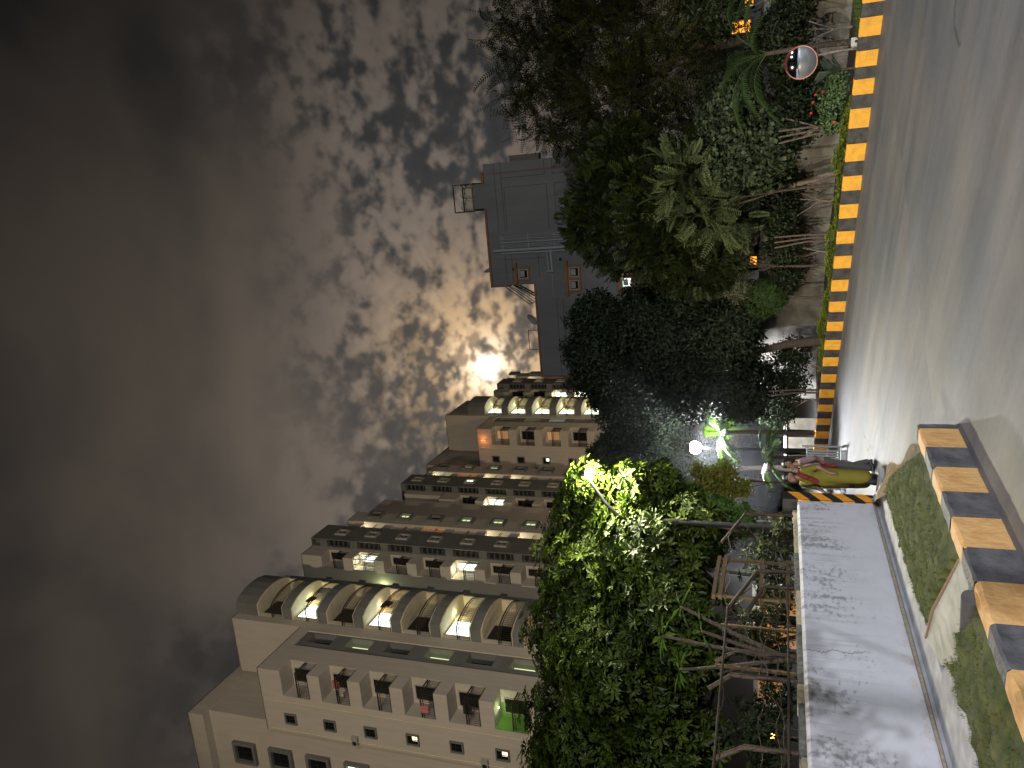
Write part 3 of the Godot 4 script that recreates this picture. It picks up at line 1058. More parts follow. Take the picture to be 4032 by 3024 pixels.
func wall_image() -> Image:
	# pale limewash with mould towards the top, drips, a crack, and rust brown scuffs near the foot; 8 m long, 1.35 m high
	var w := 1400
	var h := 300
	var im := Image.create(w, h, false, Image.FORMAT_RGB8)
	var a := FastNoiseLite.new()
	a.seed = 51
	a.frequency = 1.0
	a.fractal_octaves = 5
	a.fractal_gain = 0.6
	var b := FastNoiseLite.new()
	b.seed = 52
	b.frequency = 1.0
	b.fractal_octaves = 4
	var rg := RandomNumberGenerator.new()
	rg.seed = 9
	for j in h:
		for i in w:
			var u := i / 175.0
			var v := 1.0 - float(j) / h    # 1 at the top
			var n := a.get_noise_2d(u * 4.0, v * 5.0)
			var sp := a.get_noise_2d(u * 13.0 + 9.0, v * 17.0)
			var drip := b.get_noise_2d(u * 9.0, v * 0.9)
			var drip2 := b.get_noise_2d(u * 26.0, v * 2.2 + 7.0)
			var c := Vector3(0.58, 0.58, 0.64) * (1.0 + 0.07 * n)
			var up := smoothstep(0.25, 0.85, v)
			var patch := b.get_noise_2d(u * 1.6 + 3.0, v * 1.2)
			var mould := smoothstep(0.2, 0.6, sp * 0.8 + drip * 0.3 + up * 0.3 + patch * 0.6 - 0.17)
			mould *= smoothstep(0.35, 0.6, v + 0.25 * n)
			var streak := smoothstep(0.1, 0.5, drip * 0.7 + drip2 * 0.5 + up * 0.2)
			c = c.lerp(Vector3(0.27, 0.27, 0.275), 0.3 * streak * up)
			c = c.lerp(Vector3(0.16, 0.16, 0.155), 0.6 * mould)
			var foot := smoothstep(0.22, 0.0, v + 0.18 * n)
			c = c.lerp(Vector3(0.28, 0.26, 0.24), 0.6 * foot)
			var scuff := smoothstep(0.05, 0.35, a.get_noise_2d(u * 7.0 + 31.0, v * 9.0)) * smoothstep(0.38, 0.1, v) * smoothstep(2.6, 3.6, u) * smoothstep(6.2, 5.0, u)
			c = c.lerp(Vector3(0.46, 0.30, 0.22), 0.7 * scuff)
			c *= 1.0 + 0.05 * (rg.randf() - 0.5)
			im.set_pixel(i, j, Color(c.x, c.y, c.z).linear_to_srgb())
	for q in [[0.36, 0.0, 0.75], [0.62, 0.0, 0.45], [0.19, 0.0, 0.5]]:
		var x: float = q[0] * w
		for j in int(q[2] * h):
			x += rg.randf_range(-1.3, 1.3)
			var o := im.get_pixel(clampi(int(x), 0, w - 1), j)
			im.set_pixel(clampi(int(x), 0, w - 1), j, o.darkened(0.5))
			if rg.randf() < 0.4:
				im.set_pixel(clampi(int(x) + 1, 0, w - 1), j, o.darkened(0.3))
	return im

const WN := Vector2(-3.58, 8.16)
const WD := Vector2(0.2557, 0.9668)
func wp(s: float, off: float) -> Vector2:    # off > 0 towards the road
	return WN + WD * s + Vector2(0.9668, -0.2557) * off

func near_wall() -> void:
	var turn := atan2(WD.y, WD.x)
	var o := thing("boundary_wall", "low whitewashed boundary wall stained with black mould", "wall", W(WN.x, 0, WN.y), turn)
	# local x along the wall, z towards the road
	var m := MB.new()
	var n := 60
	var r := RandomNumberGenerator.new()
	r.seed = 3
	var x0 := -7.0
	var x1 := 6.16
	for i in n:
		var a := lerpf(x0, x1, float(i) / n)
		var b := lerpf(x0, x1, float(i + 1) / n)
		var ua := (a - x0) / 14.0
		var ub := (b - x0) / 14.0
		var q := [Vector3(a, 0.1, 0), Vector3(b, 0.1, 0), Vector3(b, 1.56, 0), Vector3(a, 1.56, 0)]
		m.tri(q[0], q[1], q[2], Vector2(ua, 1), Vector2(ub, 1), Vector2(ub, 0))
		m.tri(q[0], q[2], q[3], Vector2(ua, 1), Vector2(ub, 0), Vector2(ua, 0))
		m.quad(Vector3(b, 0.1, -0.17), Vector3(a, 0.1, -0.17), Vector3(a, 1.56, -0.17), Vector3(b, 1.56, -0.17))
		m.tri(Vector3(a, 1.56, 0), Vector3(b, 1.56, 0), Vector3(b, 1.595, -0.03), Vector2(ua, 0.01), Vector2(ub, 0.01), Vector2(ub, 0))
		m.tri(Vector3(a, 1.56, 0), Vector3(b, 1.595, -0.03), Vector3(a, 1.595, -0.03), Vector2(ua, 0.01), Vector2(ub, 0), Vector2(ua, 0))
		m.quad(Vector3(a, 1.595, -0.03), Vector3(b, 1.595, -0.03), Vector3(b, 1.595, -0.17), Vector3(a, 1.595, -0.17))
	var wm := StandardMaterial3D.new()
	wm.albedo_texture = ImageTexture.create_from_image(wall_image())
	wm.roughness = 0.9
	part("wall_face", m.mesh(), wm, o)
	# coping stones, some cream, some black with moss
	var cm := [tmat(Color(0.07, 0.07, 0.06), Color(0.22, 0.2, 0.17), 0.03, 1.2, 0.95, 71), tmat(Color(0.3, 0.26, 0.17), Color(0.48, 0.42, 0.29), 0.03, 1.2, 0.95, 72)]
	var x := x0
	var k := 0
	while x < x1 - 0.05:
		var l := minf(r.randf_range(0.35, 0.95), x1 - x)
		var c := MB.new()
		c.bbox(Vector3(x + 0.006, 1.5, -0.36 + r.randf_range(-0.01, 0.01)), Vector3(x + l - 0.006, 1.66 + r.randf_range(-0.012, 0.012), -0.175), 0.012)
		part("coping_stone", c.mesh(), cm[1] if k % 3 == 1 or x > 4.2 else cm[0], o)
		x += l
		k += 1
	# concrete skirting at the foot
	var ap := MB.new()
	for i in 50:
		var a := lerpf(x0, 6.5, i / 50.0)
		var b := lerpf(x0, 6.5, (i + 1) / 50.0)
		var wa := lerpf(1.3, 0.46, smoothstep(-0.2, 1.0, a)) + 0.05 * sin(a * 5.1) + 0.03 * sin(a * 13.0)
		var wb := lerpf(1.3, 0.46, smoothstep(-0.2, 1.0, b)) + 0.05 * sin(b * 5.1) + 0.03 * sin(b * 13.0)
		ap.quad(Vector3(a, 0.34, 0.05), Vector3(a, 0.3, wa), Vector3(b, 0.3, wb), Vector3(b, 0.34, 0.05))
		ap.quad(Vector3(a, 0.0, wa), Vector3(b, 0.0, wb), Vector3(b, 0.3, wb), Vector3(a, 0.3, wa))
		ap.quad(Vector3(a, 0.34, 0.05), Vector3(b, 0.34, 0.05), Vector3(b, 0.42, -0.01), Vector3(a, 0.42, -0.01))
	part("foot_skirting", ap.mesh(), tmat(Color(0.26, 0.26, 0.285), Color(0.42, 0.42, 0.46), 0.012, 0.8, 0.95, 73), o)
	var ln := MB.new()
	ln.tube([Vector3(x0, 0.4, 0.03), Vector3(-1, 0.4, 0.035), Vector3(2.5, 0.395, 0.03), Vector3(6.3, 0.4, 0.035)], [0.02, 0.018, 0.03, 0.02], 5)
	part("mud_seam", ln.mesh(), tmat(Color(0.22, 0.18, 0.13), Color(0.38, 0.33, 0.27), 0.04, 1.5, 0.95, 74), o)
	# striped end pillar
	var e := thing("hazard_pillar", "black and orange diagonally striped pillar closing the white wall", "pillar", W(wp(6.17, 0).x, 0, wp(6.17, 0).y), turn)
	var pb := MB.new()
	pb.box(Vector3(0, 0.05, -0.3), Vector3(0.33, 1.83, 0.02))
	part("pillar_body", pb.mesh(), mat(Color(0.013, 0.013, 0.014), 0.6), e)
	var om := paint(Color(0.86, 0.36, 0.03), Color(0.7, 0.27, 0.02), 4, 0.2)
	for i in 5:
		var y := 1.70 - i * 0.355
		var s := MB.new()
		s.quad(Vector3(0.004, y - 0.31, 0.024), Vector3(0.326, y - 0.13, 0.024), Vector3(0.326, y + 0.05, 0.024), Vector3(0.004, y - 0.12, 0.024))
		s.quad(Vector3(-0.004, y - 0.31, -0.298), Vector3(-0.004, y - 0.31, 0.018), Vector3(-0.004, y - 0.12, 0.018), Vector3(-0.004, y - 0.12, -0.298))
		part("orange_stripe", s.mesh(), om, e)

func fence() -> void:
	var turn := atan2(WD.y, WD.x)
	var o := thing("barbed_wire_fence", "rusty angle iron fence with bent arms and barbed wire on top of the white wall", "fence", W(WN.x, 0, WN.y), turn)
	var zb := -0.24
	for q in [[-4.6, 2.35, -5.1, 2.6], [-3.2, 2.4, -3.6, 2.7], [-1.6, 2.3, -2.0, 2.62], [0.17, 2.22, 0.05, 2.5], [1.38, 2.42, 1.2, 2.66], [1.88, 2.4, 1.75, 2.62], [3.56, 2.1, 2.96, 2.3], [4.02, 2.2, 3.02, 2.56], [6.07, 2.46, 5.1, 2.78]]:
		var m := MB.new()
		m.bar(Vector3(q[0], 1.5, zb), Vector3(q[0] - 0.03, q[1], zb), 0.03, 4)
		m.bar(Vector3(q[0] - 0.03, q[1] - 0.02, zb), Vector3(q[2], q[3], zb - 0.12), 0.028, 4)
		part("fence_post", m.mesh(), M.rust, o)
	for q in [[-7.0, 1.78, 3.6, 1.76, 0.016], [-7.0, 2.36, 2.9, 2.54, 0.016]]:
		var m := MB.new()
		m.bar(Vector3(q[0], q[1], zb + 0.03), Vector3(q[2], q[3], zb + 0.03), q[4], 5)
		part("rail", m.mesh(), M.rust, o)
	var r := RandomNumberGenerator.new()
	r.seed = 44
	for wv in [[-7.0, 1.95, 6.1, 2.0], [-7.0, 2.15, 6.1, 2.18], [-7.0, 2.5, 5.4, 2.66], [0.1, 1.75, 2.9, 2.5], [1.4, 2.3, 4.0, 1.8], [3.2, 2.4, 6.0, 1.8], [4.2, 1.7, 5.6, 2.5], [-1.6, 2.2, 1.3, 1.75], [2.4, 1.65, 5.0, 2.6]]:
		var m := MB.new()
		var a := Vector3(wv[0], wv[1], zb - 0.06)
		var b := Vector3(wv[2], wv[3], zb - 0.02)
		var k := int(a.distance_to(b) / 0.13)
		var pts := []
		for i in k + 1:
			var p := a.lerp(b, float(i) / k)
			p.y += 0.03 * sin(i * 0.9) - 0.12 * sin(PI * i / k)
			p.z += 0.03 * cos(i * 1.1)
			pts.append(p)
			var d := Vector3(r.randf_range(-1, 1), r.randf_range(-1, 1), r.randf_range(-1, 1)).normalized() * 0.03
			m.bar(p - d, p + d, 0.004, 3)
		m.tube(pts, [0.006], 3)
		part("barbed_wire", m.mesh(), M.rust, o)

# ---------------------------------------------------------------- foliage
func rosette(n: int, l: float, w: float, lift: float, seed_: int) -> ArrayMesh:
	var m := MB.new()
	var r := RandomNumberGenerator.new()
	r.seed = seed_
	for i in n:
		var a := TAU * i / n + r.randf_range(-0.25, 0.25)
		var ll := l * r.randf_range(0.75, 1.1)
		var e := lift + r.randf_range(-0.25, 0.25)
		var d := Vector3(cos(a), 0, sin(a))
		var s := Vector3(-sin(a), 0, cos(a))
		var p0 := d * l * 0.06
		var p1 := d * ll * 0.55 + Vector3(0, sin(e) * ll * 0.55, 0)
		var p2 := d * ll * cos(e * 0.4) + Vector3(0, sin(e) * ll * 0.75, 0)
		var ww := w * r.randf_range(0.8, 1.15)
		var fold := Vector3(0, ww * 0.22, 0)
		m.tri(p0, p1 - s * ww * 0.5 + fold, p1)
		m.tri(p1 - s * ww * 0.5 + fold, p2, p1)
		m.tri(p0, p1, p1 + s * ww * 0.5 + fold)
		m.tri(p1, p2, p1 + s * ww * 0.5 + fold)
	return m.mesh()

func sprig(pairs: int, l: float, lw: float, ll: float, droop: float, seed_: int) -> ArrayMesh:   # pinnate leaf lying along +y
	var m := MB.new()
	var r := RandomNumberGenerator.new()
	r.seed = seed_
	var prev := Vector3.ZERO
	for i in pairs:
		var t := (i + 1.0) / pairs
		var p := Vector3(0, l * t * (1.0 - 0.15 * droop * t), droop * l * t * t * 0.5)
		m.bar(prev, p, 0.004, 3)
		prev = p
		var k := ll * (1.0 - 0.55 * absf(t - 0.45) * 1.6)
		for s in [-1.0, 1.0]:
			var d := Vector3(s, 0.55, 0.12 * droop + r.randf_range(-0.2, 0.2)).normalized()
			var u := Vector3(-d.y, d.x, 0).normalized() * lw * 0.5
			var tip: Vector3 = p + d * k
			var mid: Vector3 = p + d * k * 0.5 + Vector3(0, 0, -0.08 * k)
			m.tri(p, mid - u, tip)
			m.tri(p, tip, mid + u)
	return m.mesh()

func leafy(n: int, l: float, w: float, spread: float, seed_: int) -> ArrayMesh:   # loose handful of single leaves round the origin
	var m := MB.new()
	var r := RandomNumberGenerator.new()
	r.seed = seed_
	for i in n:
		var c := Vector3(r.randf_range(-1, 1), r.randf_range(-0.7, 0.9), r.randf_range(-1, 1)) * spread
		var d := Vector3(r.randf_range(-1, 1), r.randf_range(-0.9, 0.4), r.randf_range(-1, 1)).normalized()
		var s := d.cross(Vector3(r.randf_range(-0.4, 0.4), 1, r.randf_range(-0.4, 0.4))).normalized()
		var up := s.cross(d).normalized()
		var ll := l * r.randf_range(0.7, 1.15)
		var ww := w * r.randf_range(0.8, 1.15)
		var mid := c + d * ll * 0.5 - up * ww * 0.12
		var a := c + d * ll * 0.42 - s * ww * 0.5
		var b := c + d * ll * 0.42 + s * ww * 0.5
		var tip := c + d * ll
		m.tri(c, mid, a)
		m.tri(a, mid, tip)
		m.tri(c, b, mid)
		m.tri(b, tip, mid)
	return m.mesh()

func crown(parent: Node, called: String, lobes: Array, n: int, meshes: Array, m: Material, sc: Vector2, c0: Color, c1: Color, up := 0.35, shell := 0.68, hang := 0.0) -> void:
	var wsum := 0.0
	for l in lobes:
		wsum += l[3] * l[3]
	var per := []
	for i in meshes.size():
		per.append([])
	var base: Vector3 = (parent as Node3D).position
	var tries := 0
	var made := 0
	while made < n and tries < n * 4:
		tries += 1
		var pick := rng.randf() * wsum
		var li := 0
		while li < lobes.size() - 1 and pick > lobes[li][3] * lobes[li][3]:
			pick -= lobes[li][3] * lobes[li][3]
			li += 1
		var l: Array = lobes[li]
		var d := Vector3(rng.randfn(), rng.randfn() * 0.9, rng.randfn()).normalized()
		var rad: float = l[3] * (shell + (1.06 - shell) * pow(rng.randf(), 0.6)) * (1.0 + 0.16 * sin(d.x * 7.0 + l[0] * 3.0) * cos(d.y * 6.0 + l[1] * 5.0))
		var p := W(l[0], l[1], l[2]) + d * rad * Vector3(1.0, 0.92, 1.0)
		var inside := false
		for lj in lobes.size():
			if lj != li:
				var q: Array = lobes[lj]
				if p.distance_to(W(q[0], q[1], q[2])) < q[3] * 0.6:
					inside = true
					break
		if inside:
			continue
		made += 1
		var y := (d + Vector3(0, up - hang, 0) + Vector3(rng.randf_range(-0.5, 0.5), rng.randf_range(-0.4, 0.4), rng.randf_range(-0.5, 0.5))).normalized()
		var x := y.cross(Vector3(rng.randfn(), rng.randfn(), rng.randfn())).normalized()
		var z := x.cross(y)
		var s := rng.randf_range(sc.x, sc.y)
		per[rng.randi() % meshes.size()].append([Transform3D(Basis(x * s, y * s, z * s), p - base), c0.lerp(c1, clampf(rng.randf() * 0.85 + 0.15 * rng.randfn(), 0, 1))])
	for i in meshes.size():
		multi(parent, called, meshes[i], m, per[i])

func multi(parent: Node, called: String, me: Mesh, m: Material, list: Array) -> MultiMeshInstance3D:
	var mm := MultiMesh.new()
	mm.transform_format = MultiMesh.TRANSFORM_3D
	mm.use_colors = true
	mm.mesh = me
	mm.instance_count = list.size()
	for i in list.size():
		mm.set_instance_transform(i, list[i][0])
		mm.set_instance_color(i, list[i][1])
	var o := MultiMeshInstance3D.new()
	o.name = numbered(called) if parent == self else numbered_in(parent, called)
	o.multimesh = mm
	o.material_override = m
	o.set_meta("kind", "stuff")
	parent.add_child(o, true)
	return o

func trunk(parent: Node3D, foot: Vector3, lobes: Array, r: float, fork: float, m: Material, limbs := 7) -> void:
	var c := Vector3.ZERO
	for l in lobes:
		c += W(l[0], l[1], l[2])
	c /= lobes.size()
	var base := parent.position
	var fk := foot.lerp(c, fork)
	fk.y = lerpf(foot.y, c.y, fork)
	var t := MB.new()
	var mid := foot.lerp(fk, 0.5) + Vector3(rng.randf_range(-0.12, 0.12), 0, rng.randf_range(-0.12, 0.12))
	t.tube([foot - Vector3(0, 0.3, 0) - base, foot + Vector3(0, 0.15, 0) - base, mid - base, fk - base], [r * 1.5, r * 1.1, r * 0.9, r * 0.75], 9)
	part("trunk", t.mesh(), m, parent)
	var br := MB.new()
	for i in mini(limbs, lobes.size()):
		var l: Array = lobes[i * lobes.size() / mini(limbs, lobes.size())]
		var e := W(l[0], l[1], l[2])
		var q := fk.lerp(e, 0.5) + Vector3(rng.randf_range(-0.2, 0.2), rng.randf_range(0.0, 0.3), rng.randf_range(-0.2, 0.2))
		br.tube([fk - base, q - base, e - base], [r * 0.55, r * 0.36, r * 0.14], 6)
		for k in 3:
			var d: Vector3 = Vector3(rng.randfn(), rng.randfn() * 0.6 + 0.3, rng.randfn()).normalized() * l[3] * 0.75
			br.tube([e - base, e + d * 0.5 + Vector3(0, 0.05, 0) - base, e + d - base], [r * 0.14, r * 0.09, r * 0.04], 4)
	part("branches", br.mesh(), m, parent)

func tree(called: String, label: String, foot: Vector2, lobes: Array, n: int, meshes: Array, m: Material, sc: Vector2, c0: Color, c1: Color, r: float, fork: float, bark: Material, up := 0.35, shell := 0.68, group := "", cat := "tree", hang := 0.0) -> Node3D:
	var f := W(foot.x, gnd(foot.x, foot.y) + 0.2, foot.y)
	var o := thing(called, label, cat, f, 0.0, group)
	trunk(o, f, lobes, r, fork, bark)
	crown(o, "crown", lobes, n, meshes, m, sc, c0, c1, up, shell, hang)
	return o

func frond_mesh(l: float, arch: float, leaf: float, pairs: int, droop: float, seed_: int) -> ArrayMesh:   # starts at the origin, runs out along +x and up, then droops
	var m := MB.new()
	var r := RandomNumberGenerator.new()
	r.seed = seed_
	var pts := []
	for i in pairs + 1:
		var t := float(i) / pairs
		pts.append(Vector3(l * (t - 0.12 * t * t), l * (arch * t - (arch + droop) * t * t * 0.62), 0))
	var rad := []
	for i in pts.size():
		rad.append(lerpf(0.016, 0.004, float(i) / pairs))
	m.tube(pts, rad, 4)
	for i in range(3, pairs + 1):
		var t := float(i) / pairs
		var p: Vector3 = pts[i]
		var d: Vector3 = (pts[i] - pts[i - 1]).normalized()
		var ll := leaf * sin(PI * clampf(t * 0.85 + 0.12, 0, 1)) * r.randf_range(0.85, 1.1)
		for s in [-1.0, 1.0]:
			var dir := (d * 0.75 + Vector3(0, -0.22 - 0.3 * droop, s)).normalized()
			var side := dir.cross(Vector3.UP).normalized() * 0.018
			var mid := p + dir * ll * 0.5 + Vector3(0, 0.03, 0)
			var tip := p + dir * ll + Vector3(0, -0.22 * ll, 0)
			m.quad(p - side * 0.5, p + side * 0.5, mid + side, mid - side)
			m.tri(mid - side, mid + side, tip)
	return m.mesh()

func palm(label: String, at: Vector3, h: float, n: int, fm: Array, m: Material, lift: Vector2, trunk_r: float, sc := Vector2(0.8, 1.1), spins := []) -> Node3D:
	var o := thing("palm", label, "palm", at)
	var t := MB.new()
	t.tube([Vector3(0, -0.3, 0), Vector3(0.03, h * 0.5, 0.02), Vector3(0, h, 0)], [trunk_r * 1.2, trunk_r, trunk_r * 0.8], 8)
	part("trunk", t.mesh(), M.bark, o)
	for i in n:
		var f := part("frond", fm[i % fm.size()], m, o, Vector3(0, h - 0.05 * (i % 3), 0))
		var sp: float = spins[i] if i < spins.size() else TAU * i / n * 2.4 + rng.randf_range(-0.3, 0.3)
		var s := rng.randf_range(sc.x, sc.y)
		f.basis = Basis(Vector3.UP, sp) * Basis(Vector3.BACK, rng.randf_range(lift.x, lift.y)) * Basis.from_scale(Vector3.ONE * s)
	return o

# ---------------------------------------------------------------- people
func blob(bones: Array, cell: float, k: float) -> ArrayMesh:
	# bones: [a, ra, b, rb]; smooth union of tapered capsules meshed as surface nets
	var lo := Vector3(1e9, 1e9, 1e9)
	var hi := -lo
	for b in bones:
		for e in [[b[0], b[1]], [b[2], b[3]]]:
			lo = lo.min(e[0] - Vector3.ONE * (e[1] + cell * 4))
			hi = hi.max(e[0] + Vector3.ONE * (e[1] + cell * 4))
	var nx := int((hi.x - lo.x) / cell) + 2
	var ny := int((hi.y - lo.y) / cell) + 2
	var nz := int((hi.z - lo.z) / cell) + 2
	var sum := PackedFloat32Array()
	sum.resize(nx * ny * nz)
	for b in bones:
		var a: Vector3 = b[0]
		var c: Vector3 = b[2]
		var ra: float = b[1]
		var rb: float = b[3]
		var m := maxf(ra, rb) + cell * 3.5
		var l0 := ((a.min(c) - Vector3.ONE * m - lo) / cell).floor()
		var l1 := ((a.max(c) + Vector3.ONE * m - lo) / cell).ceil()
		var ab_ := c - a
		var q := maxf(ab_.length_squared(), 1e-9)
		for z in range(maxi(int(l0.z), 0), mini(int(l1.z), nz - 1) + 1):
			for y in range(maxi(int(l0.y), 0), mini(int(l1.y), ny - 1) + 1):
				for x in range(maxi(int(l0.x), 0), mini(int(l1.x), nx - 1) + 1):
					var p := lo + Vector3(x, y, z) * cell
					var t := clampf((p - a).dot(ab_) / q, 0.0, 1.0)
					var d := p.distance_to(a + ab_ * t) - lerpf(ra, rb, t)
					sum[(z * ny + y) * nx + x] += exp(-d / k)
	var vid := {}
	var verts := []
	var norms := []
	var cut := 1.0
	var corner := [0, 1, nx, nx + 1, nx * ny, nx * ny + 1, nx * ny + nx, nx * ny + nx + 1]
	var st := SurfaceTool.new()
	st.begin(Mesh.PRIMITIVE_TRIANGLES)
	st.set_smooth_group(0)
	var count := 0
	for z in nz - 1:
		for y in ny - 1:
			for x in nx - 1:
				var i := (z * ny + y) * nx + x
				var mask := 0
				for s in 8:
					if sum[i + corner[s]] > cut:
						mask |= 1 << s
				if mask == 0 or mask == 255:
					continue
				var p := Vector3.ZERO
				var w := 0
				for e in [[0, 1], [2, 3], [4, 5], [6, 7], [0, 2], [1, 3], [4, 6], [5, 7], [0, 4], [1, 5], [2, 6], [3, 7]]:
					var f0 := -log(maxf(sum[i + corner[e[0]]], 1e-12))
					var f1 := -log(maxf(sum[i + corner[e[1]]], 1e-12))
					if (f0 < 0) != (f1 < 0):
						var t := f0 / (f0 - f1)
						var c0 := Vector3(e[0] & 1, (e[0] >> 1) & 1, e[0] >> 2)
						var c1 := Vector3(e[1] & 1, (e[1] >> 1) & 1, e[1] >> 2)
						p += c0.lerp(c1, t)
						w += 1
				vid[i] = count
				count += 1
				st.add_vertex(lo + (Vector3(x, y, z) + p / w) * cell)
	for z in range(1, nz - 1):
		for y in range(1, ny - 1):
			for x in range(1, nx - 1):
				var i := (z * ny + y) * nx + x
				var a := sum[i] > cut
				for ax in [[1, nx, nx * ny], [nx, nx * ny, 1], [nx * ny, 1, nx]]:
					var b: bool = sum[i + ax[0]] > cut
					if a == b:
						continue
					var u: int = ax[1]
					var v: int = ax[2]
					var q := [i, i - u, i - u - v, i - v]
					if not (vid.has(q[0]) and vid.has(q[1]) and vid.has(q[2]) and vid.has(q[3])):
						continue
					if a:
						q = [q[3], q[2], q[1], q[0]]
					for t in [0, 1, 2, 0, 2, 3]:
						st.add_index(vid[q[t]])
	st.generate_normals()
	return st.commit()

func hand(mb: MB, wrist: Vector3, dir: Vector3, palm_n: Vector3, side: float) -> void:
	var d := dir.normalized()
	var n := palm_n.normalized()
	var u := d.cross(n).normalized() * side
	mb.tube([wrist, wrist + d * 0.04, wrist + d * 0.085], [0.024, 0.034, 0.03], 7)
	for i in 4:
		var l: float = [0.062, 0.072, 0.068, 0.052][i]
		var r := wrist + d * 0.08 + u * (0.026 - 0.0175 * i)
		var k := r + d * l * 0.5
		mb.tube([r, k, k + (d * 0.75 + n * 0.65).normalized() * l * 0.5], [0.009, 0.0085, 0.007], 6)
	var th := wrist + d * 0.025 + u * 0.026
	var t2 := th + (d * 0.6 + u * 0.75 + n * 0.2).normalized() * 0.035
	mb.tube([th, t2, t2 + (d * 0.9 + u * 0.2 + n * 0.3).normalized() * 0.03], [0.011, 0.0095, 0.008], 6)

func person(label: String, at: Vector3, turn: float, hgt: float, top_c: Color, leg_c: Color, sash_c: Color, dress: bool, step: float, stripes: bool) -> void:
	# faces local -x ; walking
	var o := thing("person", label, "person", at, turn)
	var k := hgt / 1.6
	var V := func(x: float, y: float, z: float) -> Vector3: return Vector3(x, y, z) * k
	var skin := mat(Color(0.13, 0.068, 0.042), 0.55)
	var hair := mat(Color(0.008, 0.007, 0.007), 0.4)
	var hipl: Vector3 = V.call(0.0, 0.84, 0.08)
	var hipr: Vector3 = V.call(0.0, 0.84, -0.08)
	var kl: Vector3 = V.call(-0.10 * step, 0.46, 0.085)
	var kr: Vector3 = V.call(0.02 * step - 0.04, 0.46, -0.085)
	var al: Vector3 = V.call(-0.20 * step, 0.085, 0.08)
	var ar: Vector3 = V.call(0.22 * step, 0.10, -0.08)
	var neck: Vector3 = V.call(-0.015, 1.36, 0)
	var head: Vector3 = V.call(-0.035, 1.49, 0)
	var sl: Vector3 = V.call(-0.005, 1.29, 0.165)
	var sr: Vector3 = V.call(-0.005, 1.29, -0.165)
	var el: Vector3 = V.call(0.06, 1.04, 0.215)
	var er: Vector3 = V.call(-0.04, 1.04, -0.215)
	var wl: Vector3 = V.call(-0.07, 0.85, 0.2)
	var wr: Vector3 = V.call(-0.2, 0.90, -0.19)
	var body := [
		[V.call(0, 0.86, 0.045), 0.115 * k, V.call(0, 0.86, -0.045), 0.115 * k],
		[V.call(0, 0.9, 0), 0.11 * k, V.call(-0.005, 1.08, 0), 0.095 * k],
		[V.call(-0.005, 1.18, 0.05), 0.1 * k, V.call(-0.005, 1.18, -0.05), 0.1 * k],
		[V.call(0, 1.25, 0.1), 0.06 * k, V.call(0, 1.25, -0.1), 0.06 * k],
		[sl, 0.05 * k, el, 0.04 * k], [el, 0.038 * k, wl, 0.026 * k],
		[sr, 0.05 * k, er, 0.04 * k], [er, 0.038 * k, wr, 0.026 * k],
		[hipl, 0.085 * k, kl, 0.055 * k], [kl, 0.055 * k, al, 0.038 * k],
		[hipr, 0.085 * k, kr, 0.055 * k], [kr, 0.055 * k, ar, 0.038 * k],
		[V.call(-0.005, 1.27, 0), 0.055 * k, neck, 0.047 * k], [neck, 0.047 * k, head, 0.05 * k],
	]
	part("body", blob(body, 0.017, 0.018), skin, o)
	var hd := [
		[head + V.call(0.012, 0.035, 0), 0.088 * k, head + V.call(0.02, 0.02, 0), 0.085 * k],
		[head + V.call(-0.03, -0.045, 0), 0.055 * k, head + V.call(-0.05, -0.07, 0), 0.035 * k],
		[head + V.call(-0.075, 0.01, 0), 0.012 * k, head + V.call(-0.098, -0.025, 0), 0.015 * k],
		[head + V.call(-0.075, -0.055, 0.018), 0.011 * k, head + V.call(-0.075, -0.055, -0.018), 0.011 * k],
		[head + V.call(0.015, -0.01, 0.09), 0.016 * k, head + V.call(0.02, 0.02, 0.092), 0.02 * k],
		[head + V.call(0.015, -0.01, -0.09), 0.016 * k, head + V.call(0.02, 0.02, -0.092), 0.02 * k],
	]
	part("head", blob(hd, 0.008, 0.008), skin, o)
	var ey := MB.new()
	for s in [-1.0, 1.0]:
		ey.ball(head + V.call(-0.076, 0.018, 0.032 * s), Vector3(0.008, 0.007, 0.011) * k, 5, 8)
	part("eyes", ey.mesh(), mat(Color(0.03, 0.02, 0.015), 0.2), o)
	var hr := [
		[head + V.call(0.02, 0.06, 0), 0.088 * k, head + V.call(0.045, 0.01, 0), 0.085 * k],
		[head + V.call(0.06, -0.03, 0), 0.06 * k, head + V.call(0.085, -0.06, 0), 0.045 * k],
		[head + V.call(-0.02, 0.085, 0), 0.06 * k, head + V.call(0.0, 0.08, 0), 0.07 * k],
	]
	part("hair", blob(hr, 0.012, 0.01), hair, o)
	var hm := MB.new()
	hand(hm, wl, V.call(-0.25, -1, 0), Vector3(-1, 0, 0), 1.0)
	hand(hm, wr, V.call(-0.5, -0.85, 0), Vector3(-1, 0, 0), -1.0)
	part("hands", hm.mesh(), skin, o)
	var tr := [
		[hipl, 0.095 * k, kl, 0.075 * k], [kl, 0.075 * k, al + V.call(0, 0.03, 0), 0.06 * k],
		[hipr, 0.095 * k, kr, 0.075 * k], [kr, 0.075 * k, ar + V.call(0, 0.03, 0), 0.06 * k],
		[V.call(0, 0.86, 0.045), 0.12 * k, V.call(0, 0.86, -0.045), 0.12 * k],
	]
	part("trousers", blob(tr, 0.018, 0.012), mat(leg_c, 0.85), o)
	var tm: StandardMaterial3D = mat(top_c, 0.85)
	if stripes:
		tm = tmat(top_c * 0.72, top_c * 1.2, 0.03, 4.0, 0.9, 81)
